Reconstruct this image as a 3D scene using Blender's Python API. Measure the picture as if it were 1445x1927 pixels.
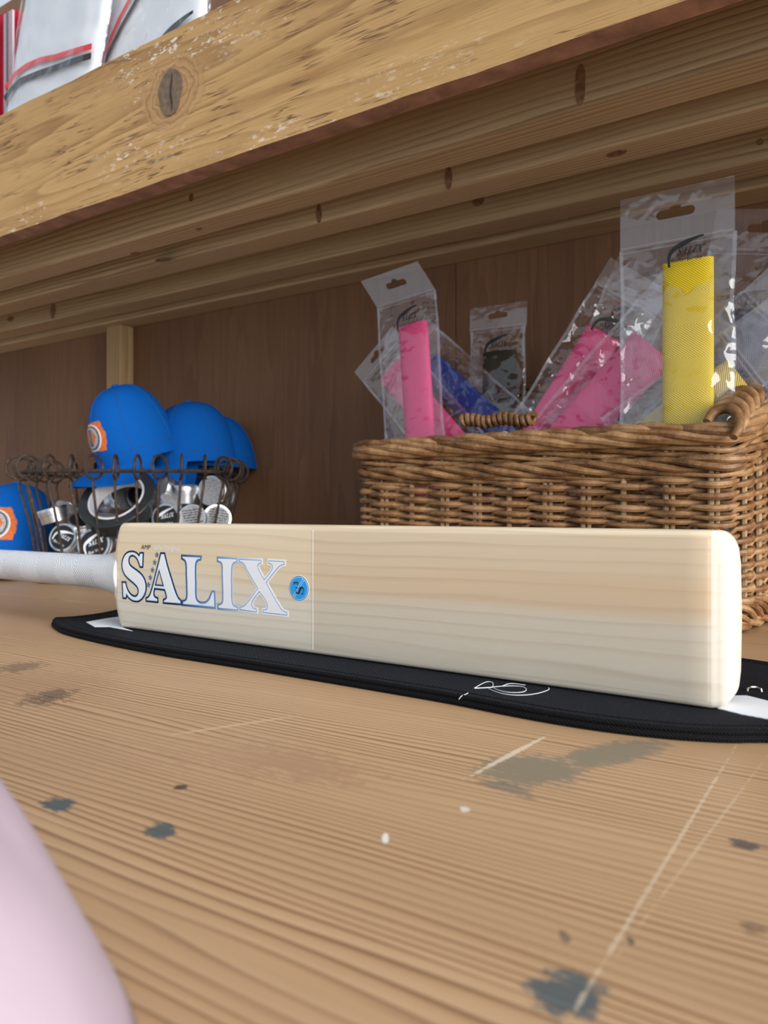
import bpy, math, random
from math import sin, cos, pi, radians, atan2, sqrt
from mathutils import Vector, Matrix, noise
from mathutils.geometry import tessellate_polygon

random.seed(7)
for o in list(bpy.data.objects):
    bpy.data.objects.remove(o)
scn = bpy.context.scene
C = scn.collection

# ------------------------------------------------------------------ camera, world, light, exposure
F = 1390.0                    # focal length in pixels of the 1445 x 1927 frame
TH = radians(32.0)            # the camera looks 32 degrees to the left of the wall's normal
HC = 0.1264                   # lens height above the table top (table top is z = 0)
CX, CY = 722.5, 963.5
cam_d = bpy.data.cameras.new('camera')
cam = bpy.data.objects.new('camera', cam_d); C.objects.link(cam)
cam.location = (0, 0, HC)
cam.rotation_euler = (pi / 2, 0, TH)
cam_d.sensor_fit = 'HORIZONTAL'
cam_d.sensor_width = 36.0
cam_d.lens = F / 1445 * 36.0
cam_d.clip_start = 0.01
cam_d.dof.use_dof = True
cam_d.dof.focus_distance = 0.60
cam_d.dof.aperture_fstop = 13.5
scn.camera = cam

world = bpy.data.worlds.new('sky'); scn.world = world
world.use_nodes = True
wt = world.node_tree
bg = wt.nodes['Background']
bg.inputs['Color'].default_value = (0.78, 0.89, 1.0, 1)
bg.inputs['Strength'].default_value = 0.72

def sun(name, frm, strength, angle, col):
    d = bpy.data.lights.new(name, 'SUN'); d.energy = strength; d.angle = radians(angle); d.color = col
    o = bpy.data.objects.new(name, d); C.objects.link(o)
    o.rotation_euler = Vector(frm).to_track_quat('Z', 'Y').to_euler()
    return o
sun('hazy_sun', (0.93, -0.27, 0.29), 5.0, 50, (1.0, 0.97, 0.93))

scn.view_settings.view_transform = 'Standard'
scn.view_settings.look = 'None'
scn.view_settings.gamma = 1
scn.view_settings.use_curve_mapping = False
scn.view_settings.exposure = 0.12
scn.cycles.transparent_max_bounces = 32

# ------------------------------------------------------------------ measuring helpers
RV = Vector((cos(TH), sin(TH), 0)); FW = Vector((-sin(TH), cos(TH), 0))
def ray(x, y):
    return RV * ((x - CX) / F) + FW + Vector((0, 0, (CY - y) / F))
CAM = Vector((0, 0, HC))
def PV(x, y, V):               # point on the plane at distance V towards the wall
    d = ray(x, y); return CAM + d * (V / d.y)
def PZ(x, y, z):               # point at height z
    d = ray(x, y); return CAM + d * ((z - HC) / d.z)
def PD(x, y, D):               # point at depth D
    return CAM + ray(x, y) * D

# ------------------------------------------------------------------ object helpers
def link(name, me, mat=None, parent=None, loc=None):
    o = bpy.data.objects.new(name, me); C.objects.link(o)
    if mat is not None and me is not None:
        for m in (mat if isinstance(mat, (list, tuple)) else [mat]):
            me.materials.append(m)
    if parent: o.parent = parent
    if loc is not None: o.location = loc
    return o
def tag(o, label, cat=None, group=None, kind=None):
    if label: o['label'] = label
    if cat: o['category'] = cat
    if group: o['group'] = group
    if kind: o['kind'] = kind
    return o
def empty(name, loc, rot=(0, 0, 0)):
    o = bpy.data.objects.new(name, None); C.objects.link(o)
    o.location = loc; o.rotation_euler = rot; o.empty_display_size = 0.03
    return o

class MB:
    def __init__(s): s.v = []; s.f = []; s.m = []; s.uv = []; s.sm = True
    def add(s, vs, fs, mi=0, uvs=None):
        b = len(s.v); s.v += [tuple(v) for v in vs]
        for f in fs: s.f.append([b + i for i in f]); s.m.append(mi)
        s.uv += (uvs if uvs else [(0, 0)] * len(vs))
    def box(s, x0, x1, y0, y1, z0, z1, mi=0, bot=None):
        vs = [(x, y, z) for z in (z0, z1) for y in (y0, y1) for x in (x0, x1)]
        fs = [(0, 2, 3, 1), (4, 5, 7, 6), (0, 1, 5, 4), (2, 6, 7, 3), (0, 4, 6, 2), (1, 3, 7, 5)]
        b = len(s.v); s.add(vs, fs, mi)
        if bot is not None: s.m[-6] = bot
    def tube(s, pts, r, sides=8, closed=False, cap=True, mi=0, up=None, flat=1.0):
        n = len(pts); pts = [Vector(p) for p in pts]
        rs = r if isinstance(r, (list, tuple)) else [r] * n
        T = []
        for i in range(n):
            a = pts[(i - 1) % n] if (closed or i > 0) else pts[i]
            b = pts[(i + 1) % n] if (closed or i < n - 1) else pts[i]
            t = (b - a); T.append(t.normalized() if t.length > 1e-9 else Vector((0, 0, 1)))
        N = Vector(up) if up else (Vector((0, 0, 1)) if abs(T[0].z) < .9 else Vector((1, 0, 0)))
        vs = []; uvs = []; L = 0
        for i in range(n):
            N = (N - T[i] * N.dot(T[i]))
            N = N.normalized() if N.length > 1e-6 else T[i].orthogonal().normalized()
            B = T[i].cross(N)
            if i: L += (pts[i] - pts[i - 1]).length
            for k in range(sides):
                a = 2 * pi * k / sides
                vs.append(pts[i] + (N * cos(a) * flat + B * sin(a)) * rs[i]); uvs.append((L, a * rs[i]))
        fs = []
        for i in range(n if closed else n - 1):
            j = (i + 1) % n
            for k in range(sides):
                l = (k + 1) % sides
                fs.append((i * sides + k, i * sides + l, j * sides + l, j * sides + k))
        if cap and not closed:
            fs.append(tuple(range(sides))[::-1]); fs.append(tuple((n - 1) * sides + k for k in range(sides)))
        s.add(vs, fs, mi, uvs)
    def lathe(s, prof, seg=32, mi=0, cap=True):          # prof: (r, z)
        vs = []; n = len(prof)
        for r, z in prof:
            for k in range(seg):
                a = 2 * pi * k / seg; vs.append((r * cos(a), r * sin(a), z))
        fs = [(i * seg + k, i * seg + (k + 1) % seg, (i + 1) * seg + (k + 1) % seg, (i + 1) * seg + k)
              for i in range(n - 1) for k in range(seg)]
        if cap:
            fs.append(tuple(range(seg))[::-1]); fs.append(tuple((n - 1) * seg + k for k in range(seg)))
        s.add(vs, fs, mi)
    def grid(s, fn, nu, nv, mi=0, wrapu=False, uvfn=None):
        vs = []; uvs = []
        for j in range(nv + 1):
            for i in range(nu + (0 if wrapu else 1)):
                vs.append(fn(i / nu, j / nv)); uvs.append(uvfn(i / nu, j / nv) if uvfn else (0, 0))
        w = nu if wrapu else nu + 1
        fs = [(j * w + i, j * w + (i + 1) % w, (j + 1) * w + (i + 1) % w, (j + 1) * w + i) for j in range(nv) for i in range(nu)]
        s.add(vs, fs, mi, uvs)
    def plate(s, loops, to3, d, mi=0):                   # 2-D loops (first outer, rest holes) -> thin solid of thickness d
        flat = [p for lp in loops for p in lp]
        tris = tessellate_polygon([[Vector((p[0], p[1], 0)) for p in lp] for lp in loops])
        n = len(flat)
        vs = [to3(p[0], p[1], 0) for p in flat] + [to3(p[0], p[1], d) for p in flat]
        fs = [tuple(t) for t in tris] + [tuple(n + i for i in t[::-1]) for t in tris]
        b = 0
        for lp in loops:
            k = len(lp)
            for i in range(k):
                j = (i + 1) % k; fs.append((b + i, b + j, n + b + j, n + b + i))
            b += k
        s.add(vs, fs, mi)
    def build(s, name, mat=None, parent=None, smooth=True, loc=None, uv=False, angle=40):
        me = bpy.data.meshes.new(name); me.from_pydata(s.v, [], s.f); me.validate(clean_customdata=False)
        if uv:
            ul = me.uv_layers.new(name='UVMap')
            for lp in me.loops: ul.data[lp.index].uv = s.uv[lp.vertex_index]
        if len(me.polygons) == len(s.m): me.polygons.foreach_set('material_index', s.m)
        if smooth:
            me.polygons.foreach_set('use_smooth', [True] * len(me.polygons))
            try: me.set_sharp_from_angle(angle=radians(angle))
            except Exception: pass
        me.update()
        return link(name, me, mat, parent, loc)

def crom(pts, sub=6):
    P = [Vector(p) for p in pts]; P = [P[0] * 2 - P[1]] + P + [P[-1] * 2 - P[-2]]; out = []
    for i in range(1, len(P) - 2):
        a, b, c, d = P[i - 1:i + 3]
        for k in range(sub):
            t = k / sub
            out.append(.5 * ((2 * b) + (c - a) * t + (2 * a - 5 * b + 4 * c - d) * t * t + (3 * b - a - 3 * c + d) * t ** 3))
    return out + [P[-2]]
def bevelled(o, w=0.002, seg=2):
    m = o.modifiers.new('edge', 'BEVEL'); m.width = w; m.segments = seg; m.limit_method = 'ANGLE'
    return o

def smooth_loop(pts, sub=4, corner=50):
    n = len(pts); P = [Vector((p[0], p[1])) for p in pts]; out = []
    def is_c(i):
        a = P[i] - P[i - 1]; b = P[(i + 1) % n] - P[i]
        if a.length < 1e-9 or b.length < 1e-9: return True
        return abs(a.angle_signed(b)) > radians(corner)
    cr = [is_c(i) for i in range(n)]
    for i in range(n):
        p1, p2 = P[i], P[(i + 1) % n]; L = (p2 - p1).length
        def tan(j, d):
            if cr[j]: return (p2 - p1)
            a = P[j] - P[j - 1]; b = P[(j + 1) % n] - P[j]
            t = a.normalized() + b.normalized()
            return t.normalized() * L
        m1 = tan(i, 0); m2 = tan((i + 1) % n, 1)
        if cr[i] and cr[(i + 1) % n]:
            out.append(tuple(p1)); continue
        for k in range(sub):
            t = k / sub; t2 = t * t; t3 = t2 * t
            out.append(tuple(p1 * (2 * t3 - 3 * t2 + 1) + m1 * (t3 - 2 * t2 + t) + p2 * (-2 * t3 + 3 * t2) + m2 * (t3 - t2)))
    return out
def area2(lp): return sum(lp[i - 1][0] * lp[i][1] - lp[i][0] * lp[i - 1][1] for i in range(len(lp)))
def offset_loop(lp, d):          # positive grows a loop outward (relative to its own inside)
    sg = 1 if area2(lp) > 0 else -1
    n = len(lp); P = [Vector(p) for p in lp]; out = []
    for i in range(n):
        a = (P[i] - P[i - 1]); b = (P[(i + 1) % n] - P[i])
        if a.length < 1e-12: a = b
        if b.length < 1e-12: b = a
        na = Vector((a.y, -a.x)).normalized() * sg; nb = Vector((b.y, -b.x)).normalized() * sg
        m = na + nb
        if m.length < 1e-6: m = na
        m.normalize(); k = d / max(0.5, m.dot(na))
        out.append(tuple(P[i] + m * k))
    return out

_txt = {}
def text_mesh(s, shear=0.0, bold=0.0):      # flat lettering as triangles in the x, y plane, height about 1
    key = (s, shear, bold)
    if key in _txt: return _txt[key]
    cu = bpy.data.curves.new('lettering', 'FONT'); cu.body = s; cu.size = 1.0; cu.shear = shear; cu.offset = bold
    cu.align_x = 'CENTER'; cu.align_y = 'CENTER'; cu.resolution_u = 3
    o = bpy.data.objects.new('lettering', cu); C.objects.link(o)
    dg = bpy.context.evaluated_depsgraph_get(); dg.update()
    me = bpy.data.meshes.new_from_object(o.evaluated_get(dg))
    vs = [v.co.copy() for v in me.vertices]; fs = [tuple(p.vertices) for p in me.polygons]
    bpy.data.objects.remove(o); bpy.data.curves.remove(cu); bpy.data.meshes.remove(me)
    _txt[key] = (vs, fs); return _txt[key]
def put_text(mb, s, to3, size, ox, oy, rot=0.0, sx=1.0, shear=0.0, bold=0.0, mi=0):
    vs, fs = text_mesh(s, shear, bold); c, n = cos(rot), sin(rot)
    out = []
    for v in vs:
        x, y = v.x * size * sx, v.y * size
        out.append(to3(ox + x * c - y * n, oy + x * n + y * c, 0))
    mb.add(out, fs, mi)

# ------------------------------------------------------------------ material helpers
def new_mat(name):
    m = bpy.data.materials.new(name); m.use_nodes = True
    t = m.node_tree; b = t.nodes['Principled BSDF']
    return m, t, b
def nd(t, typ, inp=None, **props):
    n = t.nodes.new(typ)
    for k, v in props.items(): setattr(n, k, v)
    for k, v in (inp or {}).items():
        s = n.inputs[k]
        if isinstance(v, bpy.types.NodeSocket): t.links.new(v, s)
        else: s.default_value = v
    return n
def mth(t, op, a, b=None, c=None, clamp=False):
    n = t.nodes.new('ShaderNodeMath'); n.operation = op; n.use_clamp = clamp
    for i, v in enumerate((a, b, c)):
        if v is None: continue
        if isinstance(v, bpy.types.NodeSocket): t.links.new(v, n.inputs[i])
        else: n.inputs[i].default_value = v
    return n.outputs[0]
def mixc(t, fac, a, b, mode='MIX'):
    n = t.nodes.new('ShaderNodeMix'); n.data_type = 'RGBA'; n.blend_type = mode; n.clamp_factor = True
    for k, v in ((0, fac), (6, a), (7, b)):
        if isinstance(v, bpy.types.NodeSocket): t.links.new(v, n.inputs[k])
        else: n.inputs[k].default_value = (*v, 1) if isinstance(v, tuple) and len(v) == 3 else v
    return n.outputs[2]
def ramp(t, fac, stops, interp='LINEAR'):
    n = t.nodes.new('ShaderNodeValToRGB'); n.color_ramp.interpolation = interp
    e = n.color_ramp.elements
    while len(e) < len(stops): e.new(0.5)
    for i, (p, c) in enumerate(stops):
        e[i].position = p
        e[i].color = (c, c, c, 1) if isinstance(c, (int, float)) else (*c, 1)
    t.links.new(fac, n.inputs[0]); return n.outputs[0]
def maprange(t, v, a, b, c=0.0, d=1.0):
    n = nd(t, 'ShaderNodeMapRange', {0: v, 1: a, 2: b, 3: c, 4: d}); n.clamp = True; return n.outputs[0]
def obj_coord(t, scale=(1, 1, 1), loc=(0, 0, 0), rot=(0, 0, 0)):
    tc = t.nodes.new('ShaderNodeTexCoord')
    return nd(t, 'ShaderNodeMapping', {'Vector': tc.outputs['Object'], 'Scale': scale, 'Location': loc, 'Rotation': rot}).outputs[0]
def nz(t, vec, scale, detail=3, rough=.55):
    return nd(t, 'ShaderNodeTexNoise', {'Vector': vec, 'Scale': scale, 'Detail': detail, 'Roughness': rough}).outputs[0]
def add_bump(t, b, h, strength=.3, dist=.001):
    n = nd(t, 'ShaderNodeBump', {'Height': h, 'Strength': strength, 'Distance': dist}); t.links.new(n.outputs[0], b.inputs['Normal'])

def plain(name, col, rough=.6, metal=0.0, spec=.5, mottle=0.0, mscale=60, bump=0.0, bscale=400, sheen=0.0):
    m, t, b = new_mat(name)
    b.inputs['Roughness'].default_value = rough; b.inputs['Metallic'].default_value = metal
    b.inputs['Specular IOR Level'].default_value = spec
    v = obj_coord(t)
    n = nz(t, v, mscale, 3)
    lo = tuple(c * (1 - mottle) for c in col); hi = tuple(min(1, c * (1 + mottle * .6)) for c in col)
    t.links.new(ramp(t, n, [(.3, lo), (.7, hi)]), b.inputs['Base Color'])
    if bump: add_bump(t, b, nz(t, v, bscale, 2), bump, .0006)
    if sheen: b.inputs['Sheen Weight'].default_value = sheen
    return m

def wood(name, light, mid, dark, ring=.012, long=0, warp=1.2, rough=.6, bump=.25, contrast=1.0, blotch=.18,
         fibre=.12, tilt=.55, thin=False, sawb=.12, group=.5, stains=None, extra=None, spec=.35, sharp=.86, wscale=7.0):
    m, t, b = new_mat(name)
    sc = [1, 1, 1]; sc[long] = .09
    p = obj_coord(t, tuple(sc)); raw = obj_coord(t)
    sep = nd(t, 'ShaderNodeSeparateXYZ', {0: raw})
    ac = [i for i in range(3) if i != long]
    across = mth(t, 'MULTIPLY_ADD', sep.outputs[ac[1]], tilt, sep.outputs[ac[0]])
    w = nz(t, p, wscale, 2)
    c = mth(t, 'MULTIPLY_ADD', mth(t, 'SUBTRACT', w, .5), warp * 6, mth(t, 'DIVIDE', across, ring))
    w2 = nz(t, p, 60, 2)
    c = mth(t, 'MULTIPLY_ADD', w2, .35, c)
    c = mth(t, 'MULTIPLY_ADD', nz(t, p, 24, 2), group * 5, c)
    saw = mth(t, 'FRACT', c)
    if thin: col = ramp(t, saw, [(0, light), (.60, mid), (.86, dark), (.92, dark), (1.0, light)])
    else: col = ramp(t, saw, [(0, light), (.55, mid), (sharp, dark), (.94, dark), (1.0, light)])
    base = mixc(t, .5, light, mid)
    vary = maprange(t, nz(t, p, 20, 3), .33, .66, .18 * contrast, contrast)
    col = mixc(t, vary, base, col)
    sf = [900, 900, 900]; sf[long] = 18
    fb = nz(t, obj_coord(t, tuple(sf)), 1.0, 2)
    col = mixc(t, 1.0, col, ramp(t, fb, [(.25, 1 - fibre), (.75, 1.0)]), 'MULTIPLY')
    bl = nz(t, p, 5, 3)
    col = mixc(t, 1.0, col, ramp(t, bl, [(.3, (1 - blotch, 1 - blotch * 1.15, 1 - blotch * 1.3)), (.7, (1, 1, 1))]), 'MULTIPLY')
    if extra: col = extra(t, col, raw, p)
    for (cx, cy, rx, ry, rot, sc_, amt, edge) in (stains or []):
        mp = nd(t, 'ShaderNodeMapping', {'Vector': raw, 'Location': (cx, cy, 0), 'Rotation': (0, 0, rot), 'Scale': (rx, ry, 10)}, vector_type='TEXTURE')
        ln = nd(t, 'ShaderNodeVectorMath', {0: mp.outputs[0]}, operation='LENGTH').outputs['Value']
        e = mth(t, 'MULTIPLY_ADD', mth(t, 'SUBTRACT', nz(t, obj_coord(t, (90, 220, 100)), 1.0, 6, .8), .5), edge * 3.2, ln)
        col = mixc(t, mth(t, 'MULTIPLY', maprange(t, e, 1.05, .75), amt), col, sc_)
    t.links.new(col, b.inputs['Base Color'])
    b.inputs['Roughness'].default_value = rough; b.inputs['Specular IOR Level'].default_value = spec
    h = mth(t, 'MULTIPLY_ADD', fb, .6, mth(t, 'MULTIPLY', saw, -sawb))
    add_bump(t, b, h, bump, .0008)
    return m

# ------------------------------------------------------------------ materials
GREY = (.075, .095, .10)
def px_stain(x, y, rpx, rpy, col=GREY, amt=.9, edge=1.4, skew=0.0):
    c = PZ(x, y, 0); a = PZ(x + rpx, y + skew, 0); d = PZ(x, y + rpy, 0); u = PZ(x, y - rpy, 0)
    v = a - c
    return (c.x, c.y, v.length, (d - u).length / 2, atan2(v.y, v.x), col, amt, edge)
STAINS = [px_stain(92, 1311, 42, 14, (.05, .045, .04), .8, 1.8),
          px_stain(112, 1513, 30, 16, GREY, .95, 1.0, -6), px_stain(299, 1563, 27, 16, GREY, .95, .9, -6),
          px_stain(1000, 1449, 92, 30, (.23, .19, .13), .95, .9, -12), px_stain(1150, 1418, 100, 17, (.23, .19, .13), .95, .9, -24),
          px_stain(955, 1483, 55, 9, (.17, .15, .12), .7, 1.4, 16),
          px_stain(1068, 1872, 78, 46, (.085, .105, .11), .95, .9, 14), px_stain(1402, 1589, 30, 9, (.06, .055, .06), .85, 1.5, 4),
          px_stain(1412, 1748, 26, 12, (.16, .09, .06), .7, 1.8), px_stain(570, 1440, 110, 24, (.36, .19, .11), .55, 1.8, 26), px_stain(470, 1425, 130, 30, (.40, .23, .13), .4, 2.2, 20), px_stain(60, 1290, 130, 30, (.36, .20, .11), .35, 2.2, 14), px_stain(200, 1420, 160, 26, (.42, .25, .14), .35, 2.4, 20),
          px_stain(340, 1481, 14, 5, (.04, .03, .03), .85, .8), px_stain(1187, 1770, 9, 9, (.09, .08, .07), .8, .9),
          px_stain(40, 1255, 40, 9, (.14, .09, .06), .6, 1.5), px_stain(1062, 1762, 9, 14, (.13, .10, .08), .7, 1.0),
          px_stain(725, 1577, 7, 10, (.85, .82, .78), .85, .5), px_stain(875, 1523, 10, 6, (.8, .75, .68), .7, .8),
          px_stain(965, 1418, 62, 2.2, (.80, .66, .50), .7, .9, -33), px_stain(1265, 1600, 110, 1.6, (.74, .58, .42), .5, 1.6, -180),
          px_stain(1340, 1560, 90, 1.2, (.72, .56, .40), .35, 1.6, -120), px_stain(440, 1365, 120, 2.2, (.72, .52, .33), .4, .5, -18)]
T_L, T_M, T_D = (.68, .455, .265), (.585, .36, .19), (.235, .105, .040)
M = {}
M['table_a'] = wood('pine_fine_grain', T_L, T_M, T_D, ring=.0050, warp=1.5, thin=True, rough=.48, bump=.2, sharp=.84, stains=STAINS, blotch=.30, fibre=.16, spec=.4, contrast=1.1, group=.9)
M['table_b'] = wood('pine_wide_grain', T_L, T_M, (.22, .10, .040), ring=.0072, thin=True, warp=1.6, rough=.48, bump=.2, sharp=.80, stains=STAINS, blotch=.28, fibre=.14, spec=.4, contrast=1.1, group=1.0)
M['plywood'] = wood('red_brown_plywood', (.27, .137, .070), (.225, .112, .056), (.16, .076, .038), ring=.045, long=2, warp=2.2, rough=.62, bump=.12,
                    blotch=.3, fibre=.3, contrast=.55)
M['joist'] = wood('grey_brown_softwood', (.68, .51, .31), (.56, .40, .225), (.29, .18, .085), ring=.0075, warp=.7, rough=.72, bump=.3, blotch=.25, fibre=.25, tilt=.9)
M['stud'] = wood('stud_softwood', (.50, .35, .18), (.42, .28, .14), (.28, .17, .08), ring=.011, long=2, warp=.7, rough=.7, bump=.3)
def willow_extra(t, col, raw, p):
    # tan heartwood along the upper half, paler sapwood below
    sp = nd(t, 'ShaderNodeSeparateXYZ', {0: raw})
    w = mth(t, 'MULTIPLY_ADD', mth(t, 'SUBTRACT', nz(t, p, 22, 3), .5), .05, sp.outputs['Z'])
    f = maprange(t, w, .046, .066)
    col = mixc(t, 1.0, col, mixc(t, f, (.94, 1.0, 1.07), (1.0, .955, .87)), 'MULTIPLY')
    b2 = mth(t, 'MULTIPLY', maprange(t, w, .050, .058), maprange(t, w, .078, .066))
    f2 = mth(t, 'MULTIPLY', b2, maprange(t, mth(t, 'MULTIPLY_ADD', nz(t, p, 12, 3), .3, sp.outputs['X']), .35, .62))
    return mixc(t, mth(t, 'MULTIPLY', f2, .38), col, (.66, .46, .28))
M['willow'] = wood('bat_willow', (.775, .68, .535), (.765, .665, .52), (.64, .515, .385), ring=.0105, warp=.35, rough=.42, bump=.02, contrast=.8,
                   blotch=.08, fibre=.05, tilt=.0, long=0, spec=.4, thin=True, sawb=0, extra=willow_extra)
M['willow_end'] = wood('bat_toe_willow', (.84, .77, .67), (.82, .745, .635), (.74, .65, .54), ring=.0105, warp=.35, rough=.38, bump=.02, contrast=.5, blotch=.05, fibre=.05, tilt=0, thin=True, sawb=0)

# bat grain runs across z, so swap the across axis (z leads, y follows)
for k in ('willow', 'willow_end'):
    t = M[k].node_tree
    for n in t.nodes:
        if n.type == 'SEPXYZ' and n.outputs['Y'].is_linked:
            lk = [l for l in t.links if l.from_node == n][:]
            for l in lk:
                to = l.to_socket; frm = l.from_socket.name
                t.links.remove(l)
                t.links.new(n.outputs['Z' if frm == 'Y' else 'Y'], to)

def fascia_mat():
    KX, KZ = FKNOT
    def extra(t, col, raw, p):
        # weathered ochre board: checks along the grain, white scuffs, grey water marks around the big knot
        ck = nz(t, nd(t, 'ShaderNodeMapping', {'Vector': raw, 'Scale': (4.5, 60, 95)}).outputs[0], 1.0, 3, .6)
        gate = maprange(t, nz(t, raw, 9, 2), .40, .56)
        crack = mth(t, 'MULTIPLY', maprange(t, mth(t, 'ABSOLUTE', mth(t, 'SUBTRACT', ck, .5)), .022, .006), gate)
        col = mixc(t, mth(t, 'MULTIPLY', crack, .85), col, (.10, .045, .018))
        sc = nz(t, nd(t, 'ShaderNodeMapping', {'Vector': raw, 'Scale': (60, 60, 170)}).outputs[0], 1.0, 5, .75)
        g2 = maprange(t, nz(t, nd(t, 'ShaderNodeMapping', {'Vector': raw, 'Scale': (4, 1, 12), 'Location': (.4, 0, .1)}).outputs[0], 1.0, 2), .55, .70)
        col = mixc(t, mth(t, 'MULTIPLY', maprange(t, sc, .56, .63), mth(t, 'MULTIPLY', g2, .8)), col, (.80, .74, .66))
        dk = maprange(t, nz(t, nd(t, 'ShaderNodeMapping', {'Vector': raw, 'Scale': (22, 22, 60)}).outputs[0], 1.0, 4, .7), .60, .72)
        col = mixc(t, mth(t, 'MULTIPLY', dk, .35), col, (.20, .11, .05))
        mp = nd(t, 'ShaderNodeMapping', {'Vector': raw, 'Location': (KX, 0, KZ), 'Scale': (.060, 10, .048)}, vector_type='TEXTURE')
        ln = nd(t, 'ShaderNodeVectorMath', {0: mp.outputs[0]}, operation='LENGTH').outputs['Value']
        ln = mth(t, 'MULTIPLY_ADD', mth(t, 'SUBTRACT', nz(t, raw, 45, 3), .5), .5, ln)
        rings = mth(t, 'FRACT', mth(t, 'MULTIPLY', ln, 6))
        kr = ramp(t, rings, [(0, (.42, .25, .11)), (.6, (.36, .20, .085)), (.9, (.21, .11, .045)), (1, (.40, .24, .10))])
        col = mixc(t, mth(t, 'MULTIPLY', maprange(t, ln, 1.1, .75), .8), col, kr)
        return col
    return wood('weathered_board', (.60, .375, .155), (.52, .31, .122), (.35, .185, .065), ring=.020, warp=1.6, rough=.72, bump=.5, blotch=.25, fibre=.28,
                tilt=0, extra=extra, contrast=.9)
M['underside'] = plain('brown_sawn_edge', (.36, .19, .125), .8, mottle=.4, mscale=40, bump=.6, bscale=300)
M['knot'] = plain('dark_knot', (.16, .105, .065), .75, mottle=.4, mscale=120, bump=.4, bscale=200)
M['crack'] = plain('black_gap', (.012, .01, .008), .9)
M['floor'] = plain('pale_bounce_ground', (.60, .56, .48), .9, mottle=.2, mscale=6)  # ground out of view, kept pale to bounce light up under the shelf
def fabric(name, col, fleck=.0, scale=900, rough=.85, bump=.5):
    m, t, b = new_mat(name)
    v = obj_coord(t)
    w1 = nd(t, 'ShaderNodeTexWave', {'Vector': v, 'Scale': scale / 6.28, 'Distortion': .6}, wave_type='BANDS', bands_direction='DIAGONAL').outputs[1]
    n = nz(t, v, 700, 2)
    c = mixc(t, maprange(t, n, .66, .74), col, tuple(min(1, c * 2.2 + fleck) for c in col))
    t.links.new(c, b.inputs['Base Color']); b.inputs['Roughness'].default_value = rough
    b.inputs['Specular IOR Level'].default_value = .12
    add_bump(t, b, mth(t, 'ADD', w1, n), bump, .0005)
    return m
M['black_cloth'] = fabric('black_woven_nylon', (.0105, .0115, .0155), .05)
M['black_cord'] = fabric('black_piping_cord', (.006, .006, .007), .01, 1500)
M['white_cloth'] = fabric('white_label_cloth', (.74, .77, .82), 0, 1200, bump=.3)
M['blue_cloth'] = fabric('royal_blue_twill', (.002, .098, .42), 0, 1500, bump=.25)
M['blue_seam'] = plain('blue_seam_thread', (.004, .085, .34), .8)
M['pink_cloth'] = plain('pale_pink_cotton', (.50, .40, .475), .9, mottle=.10, mscale=16, bump=.15, bscale=500)
M['thread'] = plain('white_thread', (.72, .74, .78), .7)
M['orange'] = plain('orange_embroidery', (.70, .16, .03), .7, mottle=.4, mscale=400)
M['silver_emb'] = plain('grey_embroidery', (.42, .42, .44), .6, mottle=.4, mscale=300)
M['black'] = plain('black_print', (.008, .008, .010), .5)
M['navy'] = plain('navy_print', (.008, .014, .045), .4)
M['ink_light'] = plain('white_print', (.80, .83, .88), .35)
M['ink_ice'] = plain('pale_blue_print', (.45, .68, .97), .35)
M['ink_line'] = plain('teal_line_print', (.03, .21, .40), .35)
M['ink_blue'] = plain('bright_blue_print', (.012, .33, .80), .35)
M['ink_star'] = plain('star_blue_print', (.03, .23, .52), .35)
M['ink_clear'] = plain('translucent_white_print', (.84, .80, .74), .35)
M['red'] = plain('red_print', (.62, .02, .03), .5)
M['red_fabric'] = fabric('crimson_nylon', (.30, .008, .022), 0, 700)
M['white_garment'] = plain('white_garment', (.60, .62, .66), .75, mottle=.04, mscale=20, bump=.2, bscale=60)
M['silver'] = plain('brushed_aluminium', (.74, .76, .79), .33, 1.0, mottle=.1, mscale=200)
M['staple'] = plain('steel_pull', (.75, .72, .68), .25, 1.0)
M['tape_black'] = plain('black_tape', (.022, .025, .028), .42, mottle=.3, mscale=30)
M['tape_core'] = plain('white_card_core', (.70, .70, .74), .6, mottle=.1)
def rust():
    m, t, b = new_mat('rusty_wire'); v = obj_coord(t)
    n = nz(t, v, 120, 4, .7)
    t.links.new(ramp(t, n, [(.3, (.022, .016, .013)), (.55, (.06, .04, .028)), (.75, (.16, .095, .055))]), b.inputs['Base Color'])
    b.inputs['Roughness'].default_value = .6; b.inputs['Metallic'].default_value = .35
    add_bump(t, b, n, .4, .0006); return m
M['wire'] = rust()
def wicker():
    m, t, b = new_mat('willow_wicker'); v = obj_coord(t)
    inf = t.nodes.new('ShaderNodeObjectInfo').outputs['Random']
    n = nz(t, v, 38, 4, .7); n2 = nz(t, v, 420, 2)
    f = mth(t, 'MULTIPLY_ADD', mth(t, 'SUBTRACT', inf, .5), .22, mth(t, 'MULTIPLY_ADD', n2, .18, mth(t, 'SUBTRACT', n, .09)))
    t.links.new(ramp(t, f, [(.25, (.085, .036, .013)), (.45, (.22, .105, .038)), (.62, (.36, .20, .088)), (.85, (.50, .33, .18))]), b.inputs['Base Color'])
    b.inputs['Roughness'].default_value = .5; b.inputs['Specular IOR Level'].default_value = .45
    add_bump(t, b, n2, .3, .0006); return m
M['wicker'] = wicker()
M['stake'] = plain('pale_willow_stake', (.38, .245, .135), .6, mottle=.3, mscale=90)
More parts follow.
